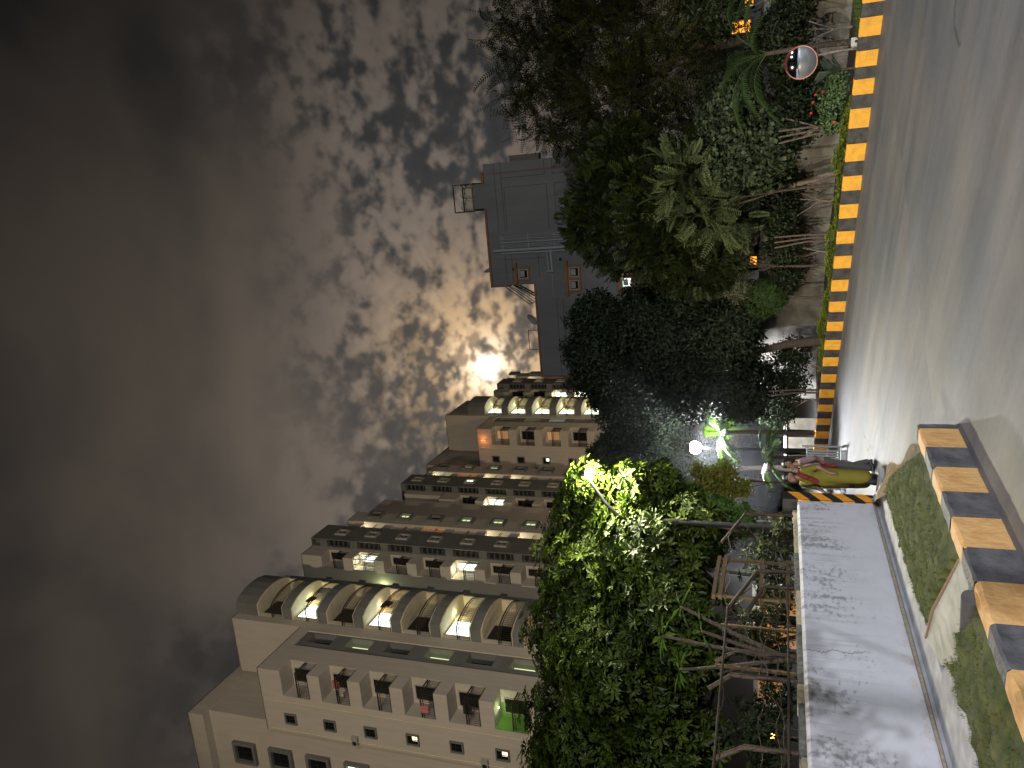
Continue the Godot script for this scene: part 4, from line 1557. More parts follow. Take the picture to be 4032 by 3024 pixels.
	var kt := [
		[V.call(-0.005, 1.2, 0.05), 0.115 * k, V.call(-0.005, 1.2, -0.05), 0.115 * k],
		[V.call(0, 1.27, 0.1), 0.06 * k, V.call(0, 1.27, -0.1), 0.06 * k],
		[V.call(0, 1.2, 0), 0.11 * k, V.call(0, 0.95, 0), 0.125 * k],
		[sl, 0.06 * k, sl.lerp(el, 0.85), 0.055 * k], [sr, 0.06 * k, sr.lerp(er, 0.85), 0.055 * k],
		[V.call(0, 0.93, 0.05), 0.125 * k, V.call(0, 0.93, -0.05), 0.125 * k],
	]
	if dress:
		kt.append_array([[V.call(0, 0.9, 0.07), 0.14 * k, V.call(-0.05, 0.27, 0.1), 0.125 * k], [V.call(0, 0.9, -0.07), 0.14 * k, V.call(0.05, 0.27, -0.1), 0.125 * k], [V.call(-0.04, 0.38, 0.09), 0.12 * k, V.call(0.05, 0.38, -0.09), 0.12 * k]])
	part("tunic" if dress else "shirt", blob(kt, 0.018, 0.014), tm, o)
	if dress:
		var ss := MB.new()
		var front := [V.call(-0.125, 1.04, 0.02), V.call(-0.12, 1.2, 0.1), V.call(-0.06, 1.345, 0.12), V.call(0.04, 1.35, 0.125), V.call(0.125, 1.2, 0.11), V.call(0.15, 0.95, 0.14), V.call(0.165, 0.72, 0.15)]
		for i in front.size() - 1:
			var wv: Vector3 = V.call(0.0, 0.02, 0.05)
			ss.quad(front[i] - wv, front[i + 1] - wv, front[i + 1] + wv, front[i] + wv)
			ss.quad(front[i] + wv * 0.98 + Vector3(0.004, 0, 0), front[i + 1] + wv * 0.98 + Vector3(0.004, 0, 0), front[i + 1] - wv * 0.98 + Vector3(0.004, 0, 0), front[i] - wv * 0.98 + Vector3(0.004, 0, 0))
		for i in front.size() - 1:
			ss.tube([front[i], front[i + 1]], [0.045 * k, 0.045 * k], 7)
		part("scarf", ss.mesh(), mat(sash_c, 0.9), o)
	for q in [[al, kl], [ar, kr]]:
		var sh := MB.new()
		var a: Vector3 = q[0]
		sh.tube([a + V.call(0.055, -0.045, 0), a + V.call(0.0, -0.035, 0), a + V.call(-0.09, -0.055, 0), a + V.call(-0.16, -0.065, 0)], [0.026 * k, 0.045 * k, 0.04 * k, 0.016 * k], 8)
		part("shoe", sh.mesh(), mat(Color(0.01, 0.01, 0.01), 0.5), o)

func cloth(called: String, label: String, at: Vector3, turn: float, w: float, h: float, c: Color) -> void:
	var o := MB.new()
	var n := 5
	for i in n:
		var a := lerpf(-w / 2, w / 2, float(i) / n)
		var b := lerpf(-w / 2, w / 2, float(i + 1) / n)
		var za := 0.025 * sin(i * 2.1)
		var zb := 0.025 * sin((i + 1) * 2.1)
		o.quad(Vector3(a, -h, 0.05 + za), Vector3(b, -h, 0.05 + zb), Vector3(b, 0.02, 0.045), Vector3(a, 0.02, 0.045))
		o.quad(Vector3(b, -h * 0.5, -0.05 + zb), Vector3(a, -h * 0.5, -0.05 + za), Vector3(a, 0.02, -0.045), Vector3(b, 0.02, -0.045))
		o.quad(Vector3(a, 0.02, 0.045), Vector3(b, 0.02, 0.045), Vector3(b, 0.02, -0.045), Vector3(a, 0.02, -0.045))
	var p := part(called, o.mesh(), mat(c, 0.9), self, at, turn)
	tag(p, label, "laundry")

func soil_h(p: Vector2, t: float, u: float, f: FastNoiseLite) -> float:
	var h := lerpf(0.345, 0.12, smoothstep(0.1, 1.0, t)) + 0.07 * sin(PI * t)
	h += 0.06 * f.get_noise_2d(p.x * 1.5, p.y * 1.5) + 0.03 * f.get_noise_2d(p.x * 6.0, p.y * 6.0)
	h -= 0.05 * smoothstep(0.75, 1.0, t)
	h *= smoothstep(0.0, 0.55, u * 8.6)
	# nearer than the concrete wedge the bed is narrower
	var line := Vector2(-2.65, 9.09) - Vector2(-1.5, 6.96)
	if Geometry2D.is_point_in_polygon(p, PackedVector2Array([Vector2(-1.45, 6.5), Vector2(-1.32, 7.0), Vector2(-2.05, 8.1), Vector2(-2.68, 9.2), Vector2(-2.85, 8.5), Vector2(-2.18, 7.02)])):
		h = minf(h, 0.1)
	var side := line.cross(p - Vector2(-1.5, 6.96))
	var dw := (p - WN).dot(Vector2(0.9668, -0.2557))
	if side > 0.0:
		var e := 1.2 + 0.25 * f.get_noise_2d(p.x * 1.1 + 7.0, p.y * 1.1)
		h *= smoothstep(e - 0.1, e + 0.1, dw)
	return h

func planter() -> void:
	var kdl := Vector2(0.355, 0.934)
	var c := Vector2(-0.42, 9.09)
	var f := FastNoiseLite.new()
	f.seed = 91
	f.frequency = 1.3
	f.fractal_octaves = 4
	var mb := MB.new()
	var nu := 90
	var nt := 26
	var pt := func(i: int, j: int) -> Vector3:
		var u := float(i) / nu
		var t := float(j) / nt
		var a := c + kdl * lerpf(-0.02, -7.0, u) + Vector2(-0.934, 0.355) * 0.1
		var b := wp(lerpf(6.25, -5.0, u), 0.36)
		var p := a.lerp(b, t)
		var h := soil_h(p, t, u, f)
		if t < 0.06:
			h = minf(h, 0.33)
		return W(p.x, gnd(p.x, p.y) + maxf(h, 0.0) - 0.005, p.y)
	for i in nu:
		for j in nt:
			mb.quad(pt.call(i, j), pt.call(i + 1, j), pt.call(i + 1, j + 1), pt.call(i, j + 1))
	var soil := struct("mossy_soil", mb.mesh(), tmat(Color(0.022, 0.035, 0.007), Color(0.085, 0.09, 0.026), 0.012, 0.9, 0.95, 92, 3.0, 5))
	# brown earth spilling from the open end
	var e := MB.new()
	var ea := c + Vector2(-0.15, 0.05)
	var eb := wp(6.35, 0.25)
	for i in 24:
		for j in 6:
			var q := []
			for w in [[0, 0], [1, 0], [1, 1], [0, 1]]:
				var t: float = (i + w[0]) / 24.0
				var v: float = (j + w[1]) / 6.0
				var p := ea.lerp(eb, t) + Vector2(0.72, 0.69).normalized() * lerpf(-0.35, 0.28 + 0.1 * sin(t * 17.0), v) * (0.25 + 0.75 * smoothstep(0.0, 0.3, t))
				var hh: float = 0.2 * pow(1.0 - v, 1.2) * (0.6 + 0.4 * smoothstep(0, 0.5, t)) + 0.03 * f.get_noise_2d(p.x * 7.0, p.y * 7.0) * (1.0 - v)
				q.append(W(p.x, gnd(p.x, p.y) + maxf(hh, 0.006) , p.y))
			e.quad(q[0], q[3], q[2], q[1])
	struct("earth_spill", e.mesh(), tmat(Color(0.11, 0.08, 0.045), Color(0.24, 0.18, 0.11), 0.02, 1.2, 0.95, 93, 3.0, 5))
	# concrete chute across the bed, with a pipe
	var ch := thing("concrete_chute", "pale wedge of concrete crossing the mossy bed behind the striped kerb", "drain chute", W(-2.0, 0, 8.0))
	var cm := MB.new()
	var top := [W(-1.50, 0.495, 6.55), W(-1.40, 0.495, 6.98), W(-2.1, 0.5, 8.05), W(-2.68, 0.40, 9.12), W(-2.75, 0.36, 8.5), W(-2.13, 0.38, 7.1)]
	var off := -W(-2.0, 0, 8.0)
	var cen := Vector3.ZERO
	for p in top:
		cen += p / top.size()
	for i in top.size():
		var a: Vector3 = top[i] + off
		var b: Vector3 = top[(i + 1) % top.size()] + off
		cm.tri(a, b, cen + off)
		cm.quad(a - Vector3(0, 0.45, 0), b - Vector3(0, 0.45, 0), b, a)
	part("slab", cm.mesh(), tmat(Color(0.27, 0.28, 0.26), Color(0.42, 0.43, 0.4), 0.012, 0.9, 0.95, 94), ch)
	var rim := MB.new()
	rim.tube([top[1] + off, top[2] + off + Vector3(0, 0.01, 0), top[3] + off], [0.012, 0.016, 0.013], 5)
	part("brick_rim", rim.mesh(), tmat(Color(0.12, 0.08, 0.05), Color(0.25, 0.18, 0.13), 0.04, 2.0, 0.95, 95), ch)
	var pp := thing("drain_pipe", "short dark grey plastic pipe lying across the concrete wedge", "pipe", W(-1.62, 0.53, 6.5))
	var pm := MB.new()
	pm.tube([Vector3(0.06, 0.0, 0.08), Vector3(-0.42, -0.1, -0.5)], [0.062, 0.062], 14)
	part("pipe_body", pm.mesh(), mat(Color(0.06, 0.058, 0.07), 0.6), pp)
	var pc := MB.new()
	pc.tube([Vector3(-0.40, -0.096, -0.48), Vector3(-0.46, -0.108, -0.545)], [0.072, 0.072], 14)
	part("pipe_collar", pc.mesh(), mat(Color(0.05, 0.048, 0.055), 0.6), pp)

func mirror() -> void:
	var at := Vector3(7.27, 0, 18.6)
	var y := gnd(7.27, 18.6)
	var o := thing("convex_mirror", "round convex traffic mirror with red rim and hood on a thin post", "traffic mirror", W(at.x, y, at.z))
	var n := Vector3(-0.36, -0.10, 0.93).normalized()
	var up := Vector3(0.35, 0.9, 0.1)
	var xx := up.cross(n).normalized()
	var yy := n.cross(xx)
	var c := Vector3(0, 1.55, 0)
	var head := Node3D.new()
	var bs := Basis(xx, yy, n)
	var R := 0.345
	var g := MB.new()
	var rc := 0.95
	for i in 14:
		for k in 40:
			var q := []
			var qn := []
			for u in [[i, k], [i + 1, k], [i + 1, k + 1], [i, k + 1]]:
				var r: float = R * u[0] / 14.0
				var a: float = TAU * u[1] / 40.0
				var p := Vector3(r * cos(a), r * sin(a), sqrt(rc * rc - r * r) - sqrt(rc * rc - R * R) + 0.03)
				q.append(p)
				qn.append((p - Vector3(0, 0, 0.03 - sqrt(rc * rc - R * R))).normalized())
			g.quads(q[0], q[1], q[2], q[3], qn[0], qn[1], qn[2], qn[3])
	var gm := StandardMaterial3D.new()
	gm.albedo_color = Color(0.9, 0.92, 0.95)
	gm.metallic = 1.0
	gm.roughness = 0.04
	var gl := part("mirror_face", g.mesh(), gm, o)
	gl.transform = Transform3D(bs, c)
	var rim := MB.new()
	var pts := []
	for k in 41:
		pts.append(Vector3(cos(TAU * k / 40.0) * R, sin(TAU * k / 40.0) * R, 0.025))
	rim.tube(pts, [0.014], 6)
	var red := mat(Color(0.42, 0.09, 0.07), 0.45)
	var rr := part("rim", rim.mesh(), mat(Color(0.55, 0.22, 0.18), 0.4), o)
	rr.transform = Transform3D(bs, c)
	var hd := MB.new()
	for k in range(0, 22):
		var a0 := lerpf(0.1 * PI, 1.02 * PI, k / 22.0)
		var a1 := lerpf(0.1 * PI, 1.02 * PI, (k + 1) / 22.0)
		var l0 := 0.13 * sin(PI * k / 22.0)
		var l1 := 0.13 * sin(PI * (k + 1) / 22.0)
		var p0 := Vector3(cos(a0), sin(a0), 0) * (R + 0.012)
		var p1 := Vector3(cos(a1), sin(a1), 0) * (R + 0.012)
		hd.quad(p0, p1, p1 * 1.02 + Vector3(0, 0, l1 + 0.03), p0 * 1.02 + Vector3(0, 0, l0 + 0.03))
		hd.quad(p1 * 1.015, p0 * 1.015, p0 * 1.035 + Vector3(0, 0, l0 + 0.03), p1 * 1.035 + Vector3(0, 0, l1 + 0.03))
	var hh := part("hood", hd.mesh(), red, o)
	hh.transform = Transform3D(bs, c)
	var bk := MB.new()
	bk.tube([Vector3(0, 0, 0.02), Vector3(0, 0, -0.03), Vector3(0, 0, -0.07)], [R + 0.01, R * 0.9, 0.1], 30)
	var bb := part("back_shell", bk.mesh(), red, o)
	bb.transform = Transform3D(bs, c)
	var ps := MB.new()
	var off := Vector3(0.2, 0, -0.12)
	ps.tube([Vector3(0, -0.2, 0) + off, Vector3(0, 0.8, 0) + off, c + off * 0.6 - Vector3(0, 0.1, 0)], [0.025, 0.024, 0.022], 8)
	ps.bar(c + off * 0.6 - Vector3(0, 0.1, 0), c - n * 0.06, 0.02)
	part("post", ps.mesh(), M.bark_pale, o)
	head.free()
	var jb := thing("junction_box", "small white junction box at the foot of the mirror post", "junction box", W(7.5, y + 0.42, 18.45))
	var jm := MB.new()
	jm.bbox(Vector3(-0.09, -0.1, -0.05), Vector3(0.09, 0.1, 0.05), 0.01)
	part("box_body", jm.mesh(), mat(Color(0.5, 0.49, 0.46), 0.6), jb)
	var js := MB.new()
	js.tube([Vector3(0, 0.0, 0.05), Vector3(0, 0.0, 0.065)], [0.03, 0.028], 10)
	part("cover_plug", js.mesh(), M.black_metal, jb)

func house(called: String, label: String, cat: String, lo: Vector3, hi: Vector3, m: Material, wins: Array) -> Node3D:
	# lo, hi with z forward; windows [x, y, w, h, style, lit] on the face towards the road
	var o := thing(called, label, cat, W(lo.x, 0, lo.z))
	var b := MB.new()
	b.box(Vector3(0, lo.y, -(hi.z - lo.z)), Vector3(hi.x - lo.x, hi.y, 0))
	part("wall", b.mesh(), m, o)
	var r := MB.new()
	r.box(Vector3(-0.1, hi.y, -(hi.z - lo.z) - 0.1), Vector3(hi.x - lo.x + 0.1, hi.y + 0.15, 0.12))
	part("roof_slab", r.mesh(), M.grey_trim, o)
	for q in wins:
		window(o, Vector3(q[0] - lo.x, q[1], 0), false, q[2], q[3], q[4], q[5])
	return o

func _ready() -> void:
	rng.seed = 2024
	# ---- camera: a phone held upright, its picture stored on its side
	var p := deg_to_rad(19.4)
	var cam := Camera3D.new()
	cam.name = "camera"
	cam.transform = Transform3D(Basis(Vector3(0, -cos(p), -sin(p)), Vector3(1, 0, 0), Vector3(0, -sin(p), cos(p))), Vector3(0, EYE, 0))
	cam.fov = 53.0
	cam.near = 0.05
	cam.far = 900
	add_child(cam)
	cam.current = true
	# ---- sky, moon, exposure
	var env := Environment.new()
	env.background_mode = Environment.BG_SKY
	var sky := Sky.new()
	var pm := PanoramaSkyMaterial.new()
	pm.panorama = ImageTexture.create_from_image(make_sky())
	sky.sky_material = pm
	env.sky = sky
	env.tonemap_mode = Environment.TONE_MAPPER_LINEAR
	env.tonemap_exposure = 1.0
	env.sdfgi_enabled = true
	env.ssao_enabled = true
	env.ssil_enabled = true
	var we := WorldEnvironment.new()
	we.name = "world"
	we.environment = env
	add_child(we)
	var moon := DirectionalLight3D.new()
	moon.name = "moon"
	moon.light_color = Color(1.0, 0.93, 0.84)
	moon.light_energy = 0.03
	moon.light_angular_distance = 2.0
	moon.shadow_enabled = true
	add_child(moon)
	moon.look_at_from_position(Vector3.ZERO, -Vector3(0.0219, 0.362, -0.9326), Vector3.UP)
	make_materials()
	M.road_far = tmat(Color(0.11, 0.11, 0.105), Color(0.2, 0.2, 0.19), 0.02, 0.4, 0.7, 77)
	# ---- lamps of the street, two of them added
	street_lamp("bright white street lamp at the road's far bend, above the palm", W(-2.42, gnd(-2.42, 30), 30), 4.55, Vector3(0, 0, 0), 150, Color(0.98, 0.985, 1.0), 0.245, 0.2, 40.0, true)
	street_lamp("dark street lamp post whose lit arm reaches into the big leafy tree", W(-2.95, gnd(-2.95, 16.7), 16.7), 5.55, Vector3(0.98, 0.7, 0.1), 62, Color(1.0, 0.98, 0.85), 0.1, 0.1, 20.0)
	street_lamp("nearer of two street lamps standing behind the camera on the right", W(7.0, gnd(7.0, -5), -5), 7.5, Vector3(-0.8, 0, 0), 150, Color(0.95, 0.975, 1.0), 0.16, 0.03, 8.0)
	street_lamp("added farther street lamp standing unseen behind the camera on the right", W(13.0, gnd(13.0, -12), -12), 9.0, Vector3(-0.8, 0, 0), 400, Color(0.97, 0.98, 1.0), 0.16, 0.1, 8.0)  # added second lamp, thins the leaf shadows cast by the nearer one
	added_flood("added road floodlight on an unseen mast behind the camera on the left, aimed down the road", W(-9, gnd(-9, -8), -8), W(6.0, 0.1, 20.5), 470, 17, Color(1.0, 0.93, 0.82), 7.5)  # added spot, brightens the far kerb and leaves the near wall alone
	# ---- ground and road
	ground_sheet("ground", -260, 260, -200, 320, 52, 52, -0.03, tmat(Color(0.03, 0.026, 0.018), Color(0.075, 0.06, 0.04), 0.02, 0.3, 0.95, 15))
	road()
	var bed := MB.new()
	for i in 40:
		for j in 8:
			var q := []
			for w in [[0, 0], [1, 0], [1, 1], [0, 1]]:
				var k := kp(lerpf(-12, 15.0, (i + w[0]) / 40.0), lerpf(0.1, 4.7, (j + w[1]) / 8.0))
				q.append(W(k.x, gnd(k.x, k.y) + 0.3 + 0.03 * sin(k.x * 5.0) * cos(k.y * 4.0), k.y))
			bed.quad(q[0], q[1], q[2], q[3])
	struct("planting_bed", bed.mesh(), tmat(Color(0.022, 0.016, 0.01), Color(0.09, 0.05, 0.03), 0.03, 0.8, 0.95, 16, 2.0))
	env.volumetric_fog_enabled = true
	env.volumetric_fog_density = 0.0
	var mist := FogVolume.new()
	mist.name = "mist"
	mist.shape = RenderingServer.FOG_VOLUME_SHAPE_ELLIPSOID
	mist.size = Vector3(11, 7, 11)
	mist.position = W(-2.42, 5.2, 30)
	var fgm := FogMaterial.new()
	fgm.density = 0.0042
	fgm.albedo = Color(0.9, 0.92, 0.95)
	mist.material = fgm
	mist.set_meta("kind", "stuff")
	add_child(mist)
	tag(mist, "thin mist lit up round the far street lamp", "mist")
	# ---- the apartment row
	M.lit_rose = M.lit_warm
	M.lit_dimw = glow(Color(0.95, 1.0, 0.72), 0.9)
	var ta := tower_one("nearest cream tower, with bowed grey balconies and a left wing of thick-framed windows", 36.5, -28.89, {}, {1: "lit_warm", 3: "lit_rose", 5: "lit_warm"}, {3: "lit_warm", 5: "lit_warm"}, {1: "lit_dimw", 3: "lit_dimw", 5: "lit_dimw"}, true)
	var tb := tower_two("second tower in the row, tallest grey louvred block, with one glazed lit balcony", 51.06, -28.36, 0, 39.12, 39.12, 1.0, 39.1, {1: "lit", 4: "lit"}, {0: "lit_warm", 1: "lit_tan", 2: "lit_orange", 3: "lit_dim", 4: "lit_warm", 5: "lit_warm"}, {1: "lit_dimw", 3: "lit_dimw", 4: "lit_dimw", 5: "lit_dimw"}, {}, 1)
	var tc := tower_two("third tower, lower front bay below a blank cream wall, white and orange lit slots", 66.2, -29.2, 2, 33.05, 37.4, 1.0, 38.1, {3: "lit"}, {0: "lit_white", 1: "lit_orange", 2: "lit_warm", 3: "lit_warm", 5: "lit_dim"}, {1: "lit_dim", 2: "lit_dimw"}, {2: "lit_white"})
	var td := tower_one("fourth tower in the row, orange lit corner above a column of bright bowed balconies", 77.5, -25.33, {0: "lit_tan", 2: "lit_tan"}, {1: "lit_warm", 2: "lit_warm", 3: "lit_warm", 4: "lit_warm", 5: "lit_warm", 6: "lit_warm"}, {2: "lit_white"}, {1: "lit_dimw", 2: "lit_white", 4: "lit_dimw"}, false, 1, 36.3)
	var te := tower_two("farthest tower in the row, small and dark grey beside the moon", 92.0, -24.95, 1, 36.0, 36.5, 1.0, 36.2, {3: "lit", 4: "lit"}, {1: "lit_white", 3: "lit_dim"}, {}, {2: "lit_dim"})
	tube_lamp("added greenish tube lamp for spilled window light on the second tower's front wall", ab(51.0, -30.6, 33.2), deg_to_rad(-14.5), 2.6, Color(0.92, 1.0, 0.72), 0.9)  # added lamp in place of light spilling from a window behind
	tube_lamp("greenish tube lamp low on the third tower's front wall", ab(66.5, -32.4, 29.6), deg_to_rad(-14.5), 2.0, Color(0.85, 1.0, 0.62), 2.2)
	tube_lamp("orange tube lamp high on the fourth tower's front bay", ab(77.4, -26.6, 34.0), deg_to_rad(-14.5), 0.6, Color(1.0, 0.55, 0.25), 0.7)
	added_flood("added floodlight on an unseen tall mast behind the camera, brightening the towers", W(-10, 0, -30), W(-17, 33, 70), 1900, 16, Color(1.0, 0.9, 0.77), 18.0)  # added mast, stands in for general city light on the towers
	added_flood("added floodlight between the trees to brighten the second tower", ab(38, -17, 1.0), ab(56, -28, 31), 60, 44, Color(1.0, 0.89, 0.74), 2.2)  # added fill lamp for the second tower
	added_flood("added floodlight behind the dark tree to brighten the fourth tower", ab(60, -18, 1.0), ab(79, -27, 28), 110, 48, Color(1.0, 0.86, 0.7), 2.2)  # added to lift the fourth tower, dim under the mast alone
	added_flood("added floodlight behind the dark tree to brighten the plain grey block", W(7, 0.5, 33), W(3, 11, 44), 22, 62, Color(1.0, 0.97, 0.92), 1.6)  # added so the grey block gets enough light
	added_flood("added floodlight behind the dark tree to brighten the farthest tower", ab(80, -15, 1.0), ab(93, -25, 30), 150, 40, Color(1.0, 0.9, 0.75), 2.2)  # added because the farthest tower came out too dark
	grey_building()
	# houses glimpsed between the trees
	var hw := tmat(Color(0.24, 0.27, 0.25), Color(0.3, 0.33, 0.3), 0.01, 0.2, 0.9, 17)
	house("small_house", "pale green house beyond the gate, between wall and person", "house", Vector3(-8.3, -1, 55), Vector3(-6.55, 6.8, 62), hw, [[-7.4, 4.0, 0.55, 0.8, "pale", ""], [-7.4, 2.4, 0.55, 0.8, "pale", ""]])
	house("small_house", "lavender grey house with a dark window beyond the far gate", "house", Vector3(-6.5, -1, 54), Vector3(-4.6, 4.6, 61), tmat(Color(0.22, 0.22, 0.27), Color(0.28, 0.28, 0.33), 0.01, 0.2, 0.9, 18), [[-5.5, 2.6, 0.5, 0.9, "thin", ""], [-6.15, 3.3, 0.3, 0.6, "pale", ""]])
	house("garden_house", "low grey house with white windows seen through the barbed wire", "house", Vector3(-16, -1, 33), Vector3(-7.9, 5.2, 40), mat(Color(0.06, 0.062, 0.06)), [[-8.7, 2.4, 0.7, 0.9, "pale", ""], [-10.4, 2.6, 1.0, 1.0, "pale", ""], [-12.5, 2.3, 0.9, 1.0, "pale", "lit_tan"]])
	house("watchman_shed", "small dark shed with one orange lit window behind the round bush", "shed", Vector3(3.6, -1, 33), Vector3(7.2, 4.2, 36), M.grey_wall, [[4.95, 3.07, 0.62, 0.55, "thin", "lit_orange"]])
	house("dark_house", "dark house with glowing orange windows behind the right trees", "house", Vector3(12.5, -2, 34), Vector3(21, 5.2, 40), M.grey_wall, [[15.1, 3.5, 0.55, 0.75, "thin", "lit_orange"], [16.0, 3.3, 0.5, 0.7, "thin", "lit_orange"], [17.2, 3.6, 0.6, 0.7, "thin", ""]])
	# compound wall behind the planting bed
	var cw := thing("compound_wall", "tall off-white compound wall behind the planted bed", "wall", W(kp(-8, 4.6).x, 0, kp(-8, 4.6).y), atan2(KD.y, KD.x))
	var cwm := MB.new()
	for i in 25:
		var a := kp(-8 + i, 4.6)
		var g := gnd(a.x, a.y)
		cwm.box(Vector3(i + 0.004, g - 0.3, 0.0), Vector3(i + 0.996, g + 2.42, 0.2))
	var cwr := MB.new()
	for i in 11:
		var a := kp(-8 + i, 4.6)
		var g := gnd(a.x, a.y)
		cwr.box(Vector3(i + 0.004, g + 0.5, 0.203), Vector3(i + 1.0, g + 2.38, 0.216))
	part("brightened_panel", cwr.mesh(), tmat(Color(0.42, 0.4, 0.34), Color(0.72, 0.7, 0.62), 0.016, 0.3, 0.9, 96), cw)  # paler copy of the wall colour, brightness of its lit end painted in
	part("wall_panel", cwm.mesh(), tmat(Color(0.1, 0.094, 0.085), Color(0.27, 0.255, 0.23), 0.014, 0.35, 0.95, 19, 1.0), cw)
	var cwb := MB.new()
	for i in 25:
		var a := kp(-8 + i, 4.6)
		var g := gnd(a.x, a.y)
		cwb.box(Vector3(i, g + 0.2, 0.202), Vector3(i + 1.0, g + 0.46, 0.23))
	part("red_oxide_skirting", cwb.mesh(), tmat(Color(0.09, 0.035, 0.02), Color(0.17, 0.08, 0.05), 0.03, 0.8, 0.9, 20), cw)
	var cwt := MB.new()
	for i in 25:
		var a := kp(-8 + i, 4.6)
		var g := gnd(a.x, a.y)
		cwt.box(Vector3(i, g + 2.42, -0.04), Vector3(i + 1.0, g + 2.5, 0.24))
	part("coping", cwt.mesh(), M.grey_trim, cw)
	# gate at the far end
	var gt := thing("sliding_gate", "white ribbed metal gate leaf behind the walking woman", "gate", W(-2.75, gnd(-2.4, 22), 22.5), 0.15)
	for i in 14:
		var r := MB.new()
		r.bbox(Vector3(i * 0.07, 0.08, -0.02), Vector3(i * 0.07 + 0.05, 0.82, 0.02), 0.006)
		part("slat", r.mesh(), mat(Color(0.3, 0.3, 0.28), 0.5), gt)
	var gf := MB.new()
	gf.box(Vector3(-0.05, 0.02, -0.03), Vector3(1.03, 0.08, 0.03))
	gf.box(Vector3(-0.05, 0.82, -0.03), Vector3(1.03, 0.88, 0.03))
	gf.box(Vector3(-0.1, 0.0, -0.04), Vector3(-0.05, 1.0, 0.04))
	gf.box(Vector3(1.03, 0.0, -0.04), Vector3(1.08, 1.0, 0.04))
	part("gate_frame", gf.mesh(), M.steel, gt)
	for i in 3:
		var gp := thing("gate_pillar", ["cream gate pillar nearest the dark kerb end under the palm", "cream gate pillar behind the second walker's head", "cream gate pillar farthest left, beside the ribbed gate"][i], "pillar", W(-1.55 - 0.75 * i, gnd(-2, 32), 32.2 + 0.2 * i), 0.0, "cream pillars by the gate")
		var g := MB.new()
		g.bbox(Vector3(-0.22, -0.2, -0.22), Vector3(0.22, 1.25, 0.22), 0.03)
		part("shaft", g.mesh(), M.cream_dim, gp)
		var gc := MB.new()
		gc.bbox(Vector3(-0.26, 1.25, -0.26), Vector3(0.26, 1.36, 0.26), 0.03)
		part("cap", gc.mesh(), M.pale_frame, gp)
	# ---- kerbs, planter, wall
	var ym := [paint(Color(0.80, 0.40, 0.045), Color(0.52, 0.25, 0.04), 21, 0.25), paint(Color(0.78, 0.38, 0.04), Color(0.5, 0.26, 0.05), 22, 0.2)]
	var bm := [paint(Color(0.018, 0.018, 0.02), Color(0.07, 0.066, 0.064), 23, 0.6), paint(Color(0.02, 0.019, 0.02), Color(0.1, 0.09, 0.08), 24, 0.55)]
	var marks := [-2.6, -2.2, -1.85, -1.4, -1.1, -0.72, -0.36, -0.07, 0.34, 0.64, 1.0, 1.28, 1.65, 1.98, 2.47, 2.87, 3.34, 3.74, 4.16, 4.56, 4.98, 5.38, 5.78, 6.18, 6.6, 7.0, 7.41, 7.78, 8.18, 8.55, 8.92, 9.28, 9.68, 10.0, 10.38, 10.74, 11.11, 11.43, 11.82, 12.15, 12.49, 12.83, 13.16, 13.49, 13.87, 14.18, 14.54, 14.86]
	kerb("long kerb painted yellow and black along the planted bed", K0, KD, marks, false, 0.43, true, ym, bm, 0.14)
	var ym2 := [paint(Color(0.56, 0.325, 0.12), Color(0.40, 0.19, 0.06), 25, 0.3), paint(Color(0.57, 0.34, 0.135), Color(0.43, 0.21, 0.07), 26, 0.25)]
	var bm2 := [paint(Color(0.045, 0.045, 0.055), Color(0.115, 0.11, 0.115), 27, 0.55), paint(Color(0.04, 0.04, 0.05), Color(0.13, 0.12, 0.12), 28, 0.5)]
	kerb("near kerb with faded yellow and grey-black stones round the mossy bed", Vector2(-0.42, 9.09), Vector2(-0.355, -0.934), [0, 0.11, 0.57, 1.01, 1.49, 1.93, 2.4, 2.86, 3.35, 3.8, 4.25, 4.7, 5.15, 5.6, 6.05, 6.5], false, 0.37, true, ym2, bm2, 0.15)
	planter()
	near_wall()
	fence()
	# pergola behind the fence
	var pg := thing("timber_pergola", "yellowish timber frame standing in the garden behind the wall", "pergola", W(-2.75, 0.4, 13.6), atan2(WD.y, WD.x))
	var tm := tmat(Color(0.07, 0.045, 0.02), Color(0.14, 0.09, 0.04), 0.03, 1.5, 0.85, 29)
	for q in [[-0.05, -0.25], [-1.25, -0.25], [-1.25, -1.5], [-0.05, -1.5]]:
		var b := MB.new()
		b.box(Vector3(q[0] - 0.022, 0, q[1] - 0.022), Vector3(q[0] + 0.022, 2.45, q[1] + 0.022))
		part("post", b.mesh(), tm, pg)
	for y in [1.35, 1.75, 2.35, 2.45]:
		var b := MB.new()
		b.box(Vector3(-1.3, y - 0.03, -0.29), Vector3(0.02, y + 0.03, -0.21))
		part("beam", b.mesh(), tm, pg)
	# garden lamp behind the fence
	street_lamp("small warm garden lamp behind the fence and the slanting stems", W(-7.2, gnd(-7.2, 25), 25), 1.9, Vector3(0, 0, 0), 5, Color(1.0, 0.68, 0.34), 0.1, 0.1, 12.0)
	street_lamp("small warm garden lamp farther left behind the fence", W(-10.4, gnd(-10.4, 24), 24), 1.4, Vector3(0, 0, 0), 3, Color(1.0, 0.72, 0.3), 0.08, 0.08, 12.0)
	var gw := house("garden_wall", "warm lit cream garden wall behind the fence", "wall", Vector3(-8.6, -1, 26.6), Vector3(-6.6, 2.4, 26.9), M.cream, [])
	# ---- people
	person("person in a long yellow tunic and red scarf walking across the road", W(-1.66, gnd(-1.66, 14.7) - 0.01, 14.7), 0.9, 1.57, Color(0.1, 0.09, 0.005), Color(0.012, 0.012, 0.013), Color(0.1, 0.008, 0.01), true, 0.7, false)
